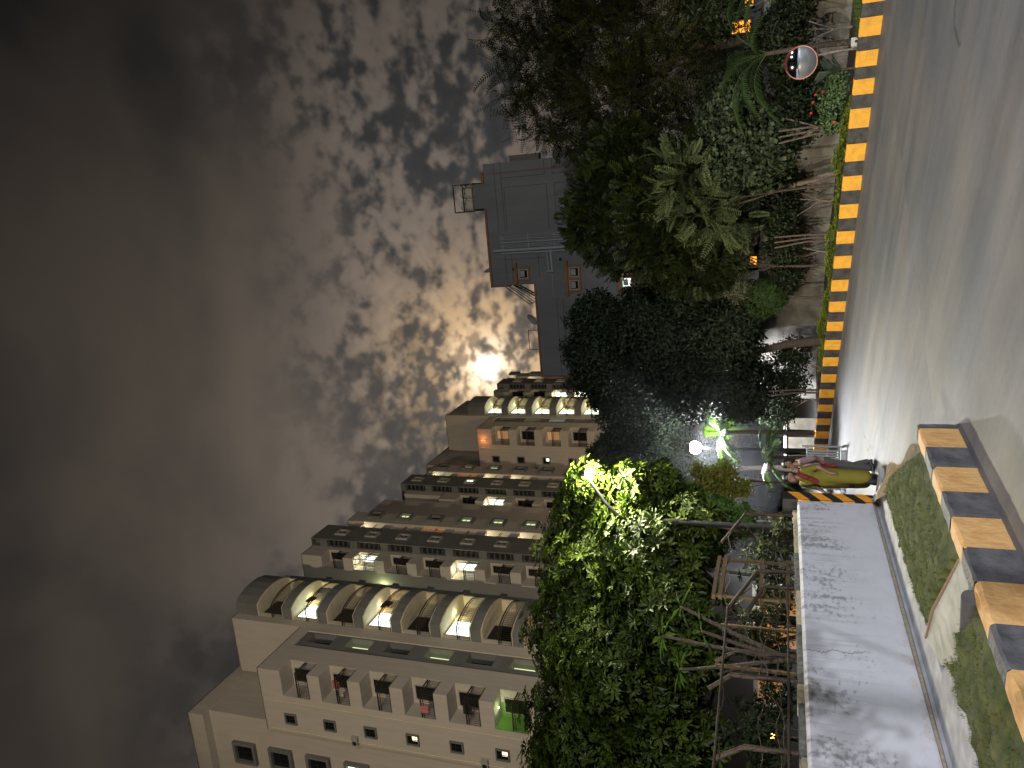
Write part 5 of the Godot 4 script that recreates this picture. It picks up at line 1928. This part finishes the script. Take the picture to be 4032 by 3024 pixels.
	person("person in a pale pink striped shirt walking beside the yellow tunic", W(-1.5, gnd(-1.5, 15.6) - 0.01, 15.6), 0.3, 1.58, Color(0.26, 0.17, 0.18), Color(0.07, 0.065, 0.065), Color(0.3, 0.1, 0.1), false, 0.35, true)
	mirror()
	plants()
	roadside_tree()
	laundry()

func plants() -> void:
	var ros := [rosette(7, 0.16, 0.055, 0.35, 1), rosette(6, 0.18, 0.06, 0.15, 2), rosette(8, 0.14, 0.05, 0.55, 3)]
	var t1 := [[-9.96, 5.56, 18.0, 2.08], [-10.02, 6.9, 19.0, 1.42], [-8.23, 6.5, 18.5, 1.43], [-7.61, 4.43, 17.0, 1.32], [-6.22, 5.25, 16.5, 1.41], [-5.91, 6.5, 18.0, 1.34], [-4.91, 4.25, 16.5, 1.23], [-4.44, 6.3, 18.0, 1.22], [-3.87, 4.63, 17.0, 1.22], [-3.45, 6.4, 18.5, 1.03], [-2.93, 5.23, 18.0, 0.93], [-3.09, 3.89, 17.5, 0.77], [-2.55, 5.7, 19.0, 0.6], [-2.5, 4.81, 19.5, 0.52], [-5.72, 3.58, 16.5, 0.68], [-7.68, 3.53, 17.0, 0.6], [-2.85, 6.3, 19.5, 0.66], [-2.2, 6.05, 17.3, 0.42], [-2.25, 5.2, 17.4, 0.45], [-2.55, 6.3, 17.6, 0.5], [-2.35, 4.5, 18.0, 0.45]]
	var o := tree("big_leafy_tree", "big tree with whorls of glossy green leaves overhanging the white wall", Vector2(-5.2, 17.2), t1, 9500, ros, M.leaf, Vector2(0.9, 1.7), Color(0.012, 0.022, 0.002), Color(0.07, 0.1, 0.012), 0.13, 0.42, M.bark, 0.5, 0.62)
	var st := MB.new()
	for q in [[-4.6, 16.2, -6.0, 3.6], [-4.3, 16.8, -4.0, 3.8], [-5.6, 16.0, -7.6, 3.5], [-3.9, 17.0, -3.0, 3.6], [-4.8, 15.6, -5.9, 3.2], [-6.4, 16.4, -5.2, 3.4]]:
		var a := W(q[0], gnd(q[0], q[1]), q[1]) - o.position
		var b := W(q[2], q[3], q[1] + 0.4) - o.position
		st.tube([a, a.lerp(b, 0.5) + Vector3(0.1, 0.05, 0), b], [0.05, 0.04, 0.03], 6)
	part("stems", st.mesh(), M.bark, o)
	# frangipani with a few big leaves leaning out in front of it
	var fr := thing("frangipani", "frangipani with a few large drooping leaves in front of the big tree", "tree", W(-4.6, gnd(-4.6, 13.5) + 0.1, 13.5))
	var big := rosette(1, 0.42, 0.105, -0.2, 7)
	var fs := MB.new()
	var bl := mat(Color(0.045, 0.09, 0.02), 0.35)
	bl.backlight_enabled = true
	bl.backlight = Color(0.25, 0.35, 0.08)
	for q in [[-4.25, 3.75, 13.1, 8], [-3.75, 3.45, 13.2, 6], [-4.75, 3.45, 13.0, 7], [-4.1, 3.1, 13.1, 5]]:
		var e := W(q[0], q[1], q[2]) - fr.position
		fs.tube([Vector3(0, -0.3, 0), Vector3(0.05, 1.3, 0), e * 0.6 + Vector3(0, 0.5, 0), e], [0.06, 0.05, 0.035, 0.025], 6)
		for i in q[3]:
			var lf := part("leaf", big, bl, fr, e)
			lf.basis = Basis(Vector3.UP, TAU * i / q[3] + rng.randf_range(-0.2, 0.2)) * Basis(Vector3.BACK, rng.randf_range(-0.5, 0.35))
	part("stem", fs.mesh(), M.bark, fr)
	# bush lit yellow under the far lamp
	tree("lamp_lit_bush", "small-leaved bush lit yellow just left of the far street lamp", Vector2(-3.2, 26.5), [[-3.3, 4.2, 26.8, 0.55], [-3.0, 3.7, 26.5, 0.55], [-3.5, 3.6, 26.5, 0.45], [-3.0, 4.6, 27.2, 0.35], [-3.4, 3.1, 26.4, 0.35]], 900, [leafy(6, 0.12, 0.06, 0.1, 11), leafy(5, 0.13, 0.065, 0.12, 12)], M.leaf, Vector2(0.8, 1.2), Color(0.13, 0.14, 0.02), Color(0.26, 0.25, 0.05), 0.04, 0.5, M.bark, 0.2, 0.2, "", "bush")
	tree("understory_tree", "low leafy sapling below the big tree beside the hazard pillar", Vector2(-3.7, 19.5), [[-3.3, 3.4, 19.5, 0.6], [-3.9, 3.6, 19.2, 0.6], [-3.0, 4.0, 19.6, 0.5], [-2.8, 4.5, 20.2, 0.45], [-3.3, 2.8, 19.4, 0.4]], 1300, [ros[0], ros[1]], M.leaf, Vector2(0.7, 1.1), Color(0.045, 0.09, 0.015), Color(0.11, 0.18, 0.04), 0.05, 0.5, M.bark, 0.3, 0.4, "", "tree")
	# dark dense tree in the middle
	var oval := [leafy(7, 0.17, 0.075, 0.14, 21), leafy(6, 0.19, 0.08, 0.16, 22), leafy(8, 0.15, 0.07, 0.13, 23)]
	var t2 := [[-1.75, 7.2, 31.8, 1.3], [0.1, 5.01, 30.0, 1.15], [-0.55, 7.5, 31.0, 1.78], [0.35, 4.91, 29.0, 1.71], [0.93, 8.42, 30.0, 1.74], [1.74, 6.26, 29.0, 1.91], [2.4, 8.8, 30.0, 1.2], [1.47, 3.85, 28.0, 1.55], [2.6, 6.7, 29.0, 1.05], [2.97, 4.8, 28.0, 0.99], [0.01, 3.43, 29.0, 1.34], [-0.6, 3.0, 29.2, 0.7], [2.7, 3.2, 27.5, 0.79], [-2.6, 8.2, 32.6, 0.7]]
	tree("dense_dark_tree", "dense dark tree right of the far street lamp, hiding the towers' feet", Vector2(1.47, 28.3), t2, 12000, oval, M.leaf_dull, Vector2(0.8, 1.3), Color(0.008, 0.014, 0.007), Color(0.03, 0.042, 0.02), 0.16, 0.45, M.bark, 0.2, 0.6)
	tree("hazy_tree", "dim tree standing far behind the bright street lamp", Vector2(-3.9, 36.5), [[-3.5, 8.4, 36, 1.3], [-4.4, 7.2, 36, 1.3], [-3.2, 6.3, 36, 1.2], [-4.5, 5.4, 36.3, 1.2], [-3.5, 9.9, 36.5, 0.9], [-2.8, 7.6, 35.5, 1.0], [-3.4, 4.6, 36.0, 0.9]], 4200, oval, M.leaf_dull, Vector2(0.8, 1.3), Color(0.02, 0.028, 0.012), Color(0.06, 0.07, 0.03), 0.13, 0.4, M.bark, 0.2, 0.55)
	# light feathery tree before the grey block
	var feath := [sprig(7, 0.42, 0.06, 0.2, 0.6, 31), sprig(6, 0.36, 0.055, 0.18, 1.0, 32), sprig(8, 0.46, 0.06, 0.18, 0.8, 33)]
	var t3 := [[4.3, 5.6, 27.0, 0.8], [5.1, 7.1, 26.5, 1.1], [5.65, 8.0, 26.0, 0.95], [6.55, 7.3, 26.0, 1.35], [4.87, 5.58, 25.5, 1.37], [6.13, 5.65, 25.0, 1.34], [7.41, 6.65, 25.5, 1.23], [4.04, 4.24, 25.5, 1.05], [5.43, 4.2, 25.0, 1.17], [6.64, 4.43, 24.5, 1.01], [5.3, 8.4, 26.5, 0.4], [7.71, 7.6, 26.0, 0.8]]
	tree("feathery_tree", "olive feathery tree in front of the plain grey block", Vector2(6.2, 24.5), t3, 6500, feath, M.leaf, Vector2(0.75, 1.25), Color(0.006, 0.01, 0.002), Color(0.028, 0.036, 0.007), 0.09, 0.5, M.bark_pale, 0.2, 0.5, "", "tree", 0.35)
	# pinnate fronds catching the light lower in front
	tree("fern_leaved_sapling", "sapling with pale fern-like leaf sprays below the feathery tree", Vector2(5.6, 23.4), [[5.65, 4.5, 23.6, 0.8], [5.2, 3.9, 23.6, 0.75], [6.3, 4.7, 23.4, 0.75], [4.9, 3.4, 23.8, 0.6]], 330, [sprig(11, 0.75, 0.055, 0.17, 1.0, 41), sprig(12, 0.7, 0.05, 0.16, 0.8, 42)], M.leaf, Vector2(0.7, 1.1), Color(0.02, 0.028, 0.012), Color(0.12, 0.145, 0.055), 0.05, 0.45, M.bark, 0.1, 0.3, "", "tree", 0.1)
	# broad-leaved shrub
	tree("broad_leaved_shrub", "shrub with rounded grey-green leaves left of the arching palm", Vector2(7.0, 22.3), [[7.63, 3.48, 23.0, 0.8], [6.77, 2.97, 23.0, 0.93], [6.06, 2.47, 23.0, 0.66], [6.95, 2.33, 22.5, 0.77], [8.05, 2.95, 22.5, 0.65], [6.43, 3.52, 23.5, 0.61], [6.76, 1.72, 22.5, 0.45], [6.3, 2.0, 22.2, 0.5]], 1700, [leafy(5, 0.17, 0.115, 0.15, 51), leafy(6, 0.16, 0.11, 0.14, 52)], M.leaf, Vector2(0.8, 1.2), Color(0.01, 0.018, 0.008), Color(0.075, 0.095, 0.048), 0.045, 0.3, M.bark_pale, 0.3, 0.45, "", "shrub")
	# big ragged tree at the right
	var needles := [sprig(12, 0.95, 0.05, 0.14, 1.2, 61), sprig(10, 0.8, 0.05, 0.15, 1.5, 62), sprig(14, 1.2, 0.05, 0.13, 1.0, 63)]
	var t5 := [[10.17, 10.0, 27.0, 1.2], [11.77, 10.4, 27.0, 1.4], [13.2, 9.9, 26.0, 1.7], [14.2, 8.52, 26.0, 2.1], [12.1, 8.15, 26.5, 1.8], [9.66, 7.3, 26.0, 1.35], [9.4, 9.1, 27.0, 0.85], [8.73, 9.12, 27.0, 0.5], [12.15, 5.95, 25.0, 2.1], [10.1, 5.5, 25.0, 1.5], [8.6, 5.6, 25.5, 0.8], [11.0, 11.3, 27.2, 0.6], [9.0, 7.9, 26.5, 0.6], [13.0, 4.4, 25.0, 1.5]]
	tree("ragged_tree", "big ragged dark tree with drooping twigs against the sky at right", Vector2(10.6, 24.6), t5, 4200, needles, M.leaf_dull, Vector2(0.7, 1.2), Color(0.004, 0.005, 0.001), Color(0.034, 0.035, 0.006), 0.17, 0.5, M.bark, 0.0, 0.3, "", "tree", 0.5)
	# dark undergrowth bushes against the compound wall
	var i := 0
	for q in [[-4.6, 15.2, 2.3], [-6.4, 15.0, 2.4], [-8.2, 14.0, 2.2], [-3.6, 16.6, 2.2]]:
		tree("fence_shrub", ["loose shrub behind the fence, under the frangipani", "loose shrub behind the fence, left of the frangipani", "loose shrub behind the fence at the left edge", "loose shrub behind the timber frame"][i], Vector2(q[0], q[1]), [[q[0], q[2], q[1], 0.55], [q[0] + 0.5, q[2] - 0.4, q[1] + 0.3, 0.45], [q[0] - 0.5, q[2] - 0.3, q[1] + 0.2, 0.5]], 300, [leafy(6, 0.13, 0.05, 0.12, 111), ros[0]], M.leaf_dull, Vector2(0.6, 1.0), Color(0.012, 0.02, 0.006), Color(0.05, 0.065, 0.02), 0.03, 0.3, M.bark, 0.2, 0.2, "shrubs behind the fence", "shrub")
		i += 1
	i = 0
	for q in [[9.2, 1.9, 21.6, 0.75, 500], [10.4, 1.3, 20.0, 0.6, 380], [4.2, 1.9, 26.2, 0.7, 420], [0.6, 1.7, 29.4, 0.8, 480], [-0.6, 2.2, 30.5, 0.9, 520], [8.0, 1.5, 22.9, 0.8, 520], [10.9, 3.6, 22.2, 1.0, 260], [8.4, 3.3, 24.2, 1.2, 900], [5.6, 2.1, 25.3, 0.8, 560], [12.4, 3.9, 22.6, 1.0, 300]]:
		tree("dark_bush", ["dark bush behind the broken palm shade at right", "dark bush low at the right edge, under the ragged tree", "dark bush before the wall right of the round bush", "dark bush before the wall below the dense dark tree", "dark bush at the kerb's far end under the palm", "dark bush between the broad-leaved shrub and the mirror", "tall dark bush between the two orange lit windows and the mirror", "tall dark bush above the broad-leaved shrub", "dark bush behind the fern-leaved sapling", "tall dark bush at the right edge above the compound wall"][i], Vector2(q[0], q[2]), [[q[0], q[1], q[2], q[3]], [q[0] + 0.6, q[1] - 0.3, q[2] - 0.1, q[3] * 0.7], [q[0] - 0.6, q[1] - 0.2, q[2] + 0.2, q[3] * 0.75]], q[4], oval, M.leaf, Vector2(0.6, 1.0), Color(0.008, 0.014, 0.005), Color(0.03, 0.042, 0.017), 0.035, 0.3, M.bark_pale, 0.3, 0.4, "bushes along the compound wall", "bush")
		i += 1
	tree("round_bush", "round clipped dark green bush left of the orange window", Vector2(2.82, 26.6), [[2.82, 2.5, 26.8, 0.6], [2.82, 2.2, 26.8, 0.55]], 1300, [leafy(9, 0.06, 0.035, 0.07, 71)], M.leaf, Vector2(0.8, 1.2), Color(0.02, 0.045, 0.01), Color(0.06, 0.1, 0.025), 0.05, 0.5, M.bark, 0.2, 0.8, "", "bush")
	tree("speckled_bush", "tall grey-green small-leaved bush above the orange window", Vector2(3.7, 25.6), [[3.49, 3.85, 26.0, 0.68], [4.09, 3.7, 26.0, 0.6], [3.16, 3.27, 26.0, 0.53], [4.13, 3.1, 25.5, 0.44], [3.9, 4.4, 26.0, 0.4]], 1500, [leafy(9, 0.06, 0.035, 0.09, 72), leafy(8, 0.07, 0.035, 0.1, 73)], M.leaf_dull, Vector2(0.8, 1.2), Color(0.07, 0.075, 0.045), Color(0.19, 0.19, 0.12), 0.045, 0.5, M.bark, 0.2, 0.4, "", "bush")
	# palms
	var pal := mat(Color(0.045, 0.075, 0.025), 0.4)
	pal.backlight_enabled = true
	pal.backlight = Color(0.2, 0.3, 0.08)
	var fm := [frond_mesh(2.2, 0.75, 0.46, 34, 0.8, 81), frond_mesh(1.9, 0.6, 0.42, 30, 1.1, 82), frond_mesh(2.4, 1.0, 0.44, 34, 0.7, 83)]
	palm("arching palm with long feather fronds beside the convex mirror", W(8.55, gnd(8.55, 21.0) + 0.3, 21.0), 2.1, 11, fm, pal, Vector2(0.15, 0.8), 0.07, Vector2(0.85, 1.15), [3.0, 2.6, 1.9, 1.2, 0.6, 0.1, 5.6, 4.9, 4.2, 3.5, 2.2])
	palm("dark palm with upright fronds close to the right edge", W(10.2, gnd(10.2, 20.4) + 0.3, 20.4), 1.2, 8, fm, pal, Vector2(0.5, 1.1), 0.06, Vector2(0.7, 1.0))
	var pal2 := mat(Color(0.045, 0.085, 0.016), 0.4)
	pal2.backlight_enabled = true
	pal2.backlight = Color(0.2, 0.3, 0.06)
	var fm2 := [frond_mesh(1.5, 0.7, 0.4, 30, 0.9, 84), frond_mesh(1.3, 0.5, 0.38, 28, 1.2, 85)]
	palm("palm with bright green fronds directly under the far street lamp", W(-1.75, gnd(-1.75, 29.0) + 0.2, 29.0), 3.2, 16, fm2, pal2, Vector2(-0.1, 0.8), 0.08)
	palm("short palm in front of the bright palm, near the kerb's end", W(-2.5, gnd(-2.5, 27.6), 27.6), 1.7, 12, fm2, pal2, Vector2(-0.1, 0.7), 0.07)
	# low planting along the kerb
	var cov := []
	for k in 2600:
		var s := rng.randf_range(1.9, 10.9)
		var wv := 0.1 + 0.16 * (0.5 + 0.5 * sin(s * 2.3)) + 0.1 * (0.5 + 0.5 * sin(s * 5.7))
		var q := kp(s, 0.22 + rng.randf() * 0.34)
		var h := rng.randf() * wv
		cov.append([Transform3D(Basis.from_euler(Vector3(rng.randf_range(-0.5, 0.5), rng.randf() * TAU, rng.randf_range(-0.5, 0.5))) * Basis.from_scale(Vector3.ONE * rng.randf_range(0.6, 1.1)), W(q.x, gnd(q.x, q.y) + 0.33 + h, q.y)), Color(0.07, 0.11, 0.012).lerp(Color(0.2, 0.24, 0.03), rng.randf())])
	var gc := multi(self, "ground_cover", rosette(6, 0.075, 0.028, 0.7, 91), M.leaf, cov)
	tag(gc, "low yellow-green ground cover growing along the long striped kerb", "ground cover")
	var gr := []
	for k in 5000:
		var q := kp(rng.randf_range(-6, 0.6), 0.2 + rng.randf() * 2.6)
		gr.append([Transform3D(Basis.from_euler(Vector3(rng.randf_range(-0.4, 0.4), rng.randf() * TAU, rng.randf_range(-0.4, 0.4))) * Basis.from_scale(Vector3.ONE * rng.randf_range(0.7, 1.3)), W(q.x, gnd(q.x, q.y) + 0.31, q.y)), Color(0.04, 0.07, 0.012).lerp(Color(0.08, 0.12, 0.025), rng.randf())])
	var blade := MB.new()
	for k in 5:
		var a := TAU * k / 5.0
		var d := Vector3(cos(a), 0, sin(a))
		blade.tri(d * 0.01 - d.cross(Vector3.UP) * 0.006, d * 0.01 + d.cross(Vector3.UP) * 0.006, d * 0.09 + Vector3(0, 0.15, 0))
	var gs := multi(self, "grass", blade.mesh(), M.leaf_dull, gr)
	tag(gs, "short green grass behind the kerb at the right edge", "grass")
	var ms := []
	var mf := FastNoiseLite.new()
	mf.seed = 91
	mf.frequency = 1.3
	mf.fractal_octaves = 4
	for k in 14000:
		var u := rng.randf_range(0.03, 1.0)
		var c := Vector2(-0.42, 9.09) + Vector2(0.355, 0.934) * lerpf(-0.02, -7.0, u) + Vector2(-0.934, 0.355) * 0.1
		var e := wp(lerpf(6.25, -5.0, u), 0.36)
		var t := rng.randf_range(0.08, 0.95)
		var q := c.lerp(e, t)
		var h := soil_h(q, t, u, mf)
		if h < 0.12:
			continue
		ms.append([Transform3D(Basis.from_euler(Vector3(rng.randf_range(-0.6, 0.6), rng.randf() * TAU, rng.randf_range(-0.6, 0.6))) * Basis.from_scale(Vector3.ONE * rng.randf_range(0.1, 0.26)), W(q.x, gnd(q.x, q.y) + h - 0.008, q.y)), Color(0.025, 0.04, 0.006).lerp(Color(0.075, 0.09, 0.02), rng.randf())])
	var mo := multi(self, "moss", blade.mesh(), M.leaf_dull, ms)
	tag(mo, "short moss and grass on the bed behind the near kerb", "moss")
	# red flowered plant
	var fl := thing("flowering_plant", "leafy plant with a few red flowers below the convex mirror", "plant", W(kp(2.0, 0.55).x, gnd(kp(2.0, 0.55).x, kp(2.0, 0.55).y) + 0.3, kp(2.0, 0.55).y))
	var b0 := kp(2.0, 0.6)
	crown(fl, "leaves", [[b0.x, 0.75, b0.y, 0.35], [b0.x - 0.4, 0.7, b0.y + 0.4, 0.32], [b0.x + 0.3, 0.65, b0.y - 0.3, 0.28]], 360, [leafy(6, 0.1, 0.055, 0.09, 101)], M.leaf, Vector2(0.8, 1.2), Color(0.05, 0.085, 0.03), Color(0.09, 0.14, 0.06), 0.4, 0.3)
	var red := mat(Color(0.6, 0.02, 0.02), 0.5)
	var flm := rosette(6, 0.045, 0.03, 0.4, 102)
	for q in [[0.0, 1.15, -0.1], [0.12, 1.1, 0.05], [-0.35, 1.2, 0.2], [-0.65, 0.72, 0.3], [0.1, 0.95, 0.25]]:
		var f := part("flower", flm, red, fl, Vector3(b0.x + q[0], q[1], -b0.y + q[2]) - fl.position)
		f.rotation = Vector3(1.2, 0.3, 0)
	# broad grey leaves under the mirror
	var ag := thing("broad_leaf_plant", "plant with a few broad grey-green blades right under the mirror", "plant", W(7.15, gnd(7.15, 19.0) + 0.3, 19.0))
	var agm := rosette(1, 0.6, 0.2, 0.3, 103)
	var agc := mat(Color(0.07, 0.095, 0.07), 0.5)
	for k in 9:
		var f := part("leaf", agm, agc, ag, Vector3(0, 0.35 + 0.1 * (k % 3), 0))
		f.basis = Basis(Vector3.UP, TAU * k / 9.0) * Basis(Vector3.BACK, 0.3 + 0.15 * (k % 3))
	var agst := MB.new()
	agst.tube([Vector3(0, -0.2, 0), Vector3(0, 0.6, 0)], [0.03, 0.025], 6)
	part("stem", agst.mesh(), M.bark, ag)
	# slender stems with pale bark in the bed
	i = 0
	for q in [[4.34, 24.6, 3], [6.55, 21.4, 3], [-0.2, 28.3, 2]]:
		var sp := thing("slender_stems", ["cluster of slender pale stems near the orange window", "cluster of slender pale stems under the broad-leaved shrub", "slender pale stems near the kerb's far end"][i], "stems", W(q[0], gnd(q[0], q[1]) + 0.28, q[1]), 0.0, "slender stems in the bed")
		for k in q[2]:
			var m := MB.new()
			m.tube([Vector3(0.09 * k - 0.1, -0.1, 0), Vector3(0.1 * k - 0.1, 0.8, 0.05), Vector3(0.16 * k - 0.22, 1.7, -0.05)], [0.035, 0.03, 0.024], 7)
			part("stem", m.mesh(), M.bark_mid, sp)
		i += 1

func roadside_tree() -> void:
	# young tree behind the camera whose twigs hang below the street lamp
	var f := W(4.4, gnd(4.4, -2.2), -2.2)
	var o := thing("roadside_tree", "young roadside tree behind the camera, its twigs hanging below a street lamp", "tree", f)
	var tk := MB.new()
	tk.tube([Vector3(0, -0.3, 0), Vector3(0.05, 2.0, 0), Vector3(-0.1, 3.8, 0.1), Vector3(-0.6, 5.0, -0.6)], [0.09, 0.075, 0.06, 0.04], 8)
	part("trunk", tk.mesh(), M.bark, o)
	var lamp := Vector3(6.2, 7.5, 5.0)
	var list := []
	var br := MB.new()
	var prev := Vector3(3.8, 5.0, 1.6)
	for i in 30:
		var sd := lerpf(2.3, -1.0, i / 29.0)
		var wq := wp(sd, 0.0)
		var p := lamp.lerp(W(wq.x, 0.86 + 0.05 * sin(i * 0.7), wq.y), 0.36)
		if i % 5 == 0:
			br.bar(prev - f, p - f, 0.008, 4)
			prev = p
		list.append([Transform3D(Basis.from_euler(Vector3(rng.randf() * 3, rng.randf() * 6, rng.randf() * 3)) * Basis.from_scale(Vector3.ONE * rng.randf_range(0.35, 0.6)), p - f), Color(0.03, 0.06, 0.01)])
	for q in [[0.9, 1.22, 0.34, 26], [0.35, 0.42, 0.2, 10], [-0.2, 0.36, 0.22, 12], [-0.9, 1.1, 0.4, 26], [-1.3, 0.5, 0.3, 16]]:
		var wq := wp(q[0], 0.0)
		var c := lamp.lerp(W(wq.x, q[1], wq.y), 0.36)
		if q[3] > 20:
			continue
		br.bar(prev - f, c - f, 0.006, 4)
		for k in q[3]:
			list.append([Transform3D(Basis.from_euler(Vector3(rng.randf() * 3, rng.randf() * 6, rng.randf() * 3)) * Basis.from_scale(Vector3.ONE * rng.randf_range(0.35, 0.6)), c + Vector3(rng.randf_range(-1, 1), rng.randf_range(-1, 1), rng.randf_range(-1, 1)) * q[2] * 0.36 - f), Color(0.03, 0.06, 0.01)])
	part("twigs", br.mesh(), M.bark, o)
	multi(o, "crown", leafy(6, 0.15, 0.1, 0.1, 121), M.leaf, list)

func laundry() -> void:
	var t := deg_to_rad(-14.5)
	cloth("towel", "pink towel hung on the nearest tower's fourth corner balcony rail", ab(36.52, -30.1, 31.2 - 9.0 - 1.15 + EYE), t, 0.5, 0.5, Color(0.5, 0.18, 0.17))
	cloth("shirt", "red cloth hung on the nearest tower's second corner balcony", ab(36.9, -29.6, 31.2 - 3.0 - 0.75 + EYE), t, 0.55, 0.5, Color(0.4, 0.12, 0.12))
	cloth("sheet", "white cloth below the red one on the second corner balcony", ab(36.75, -30.1, 31.2 - 3.0 - 1.1 + EYE), t, 0.45, 0.45, Color(0.55, 0.55, 0.52))
	cloth("sheet", "white sheet drying on the topmost lit bowed balcony", ab(44.4, -27.55, 37.12 - 3.0 - 1.2 + EYE), t + PI / 2, 0.8, 0.8, Color(0.7, 0.7, 0.7))
	cloth("shirt", "dark red clothes drying on the topmost lit bowed balcony", ab(43.2, -27.6, 37.12 - 3.0 - 1.0 + EYE), t + PI / 2, 0.7, 0.6, Color(0.12, 0.03, 0.02))
	cloth("shirt", "brown clothes drying on the middle lit bowed balcony", ab(43.6, -27.6, 37.12 - 9.0 - 1.0 + EYE), t + PI / 2, 0.8, 0.7, Color(0.09, 0.04, 0.03))
	cloth("shirt", "dark clothes drying on the nearest tower's fifth corner balcony", ab(36.8, -29.9, 31.2 - 12.0 - 0.9 + EYE), t, 0.6, 0.6, Color(0.03, 0.03, 0.035))
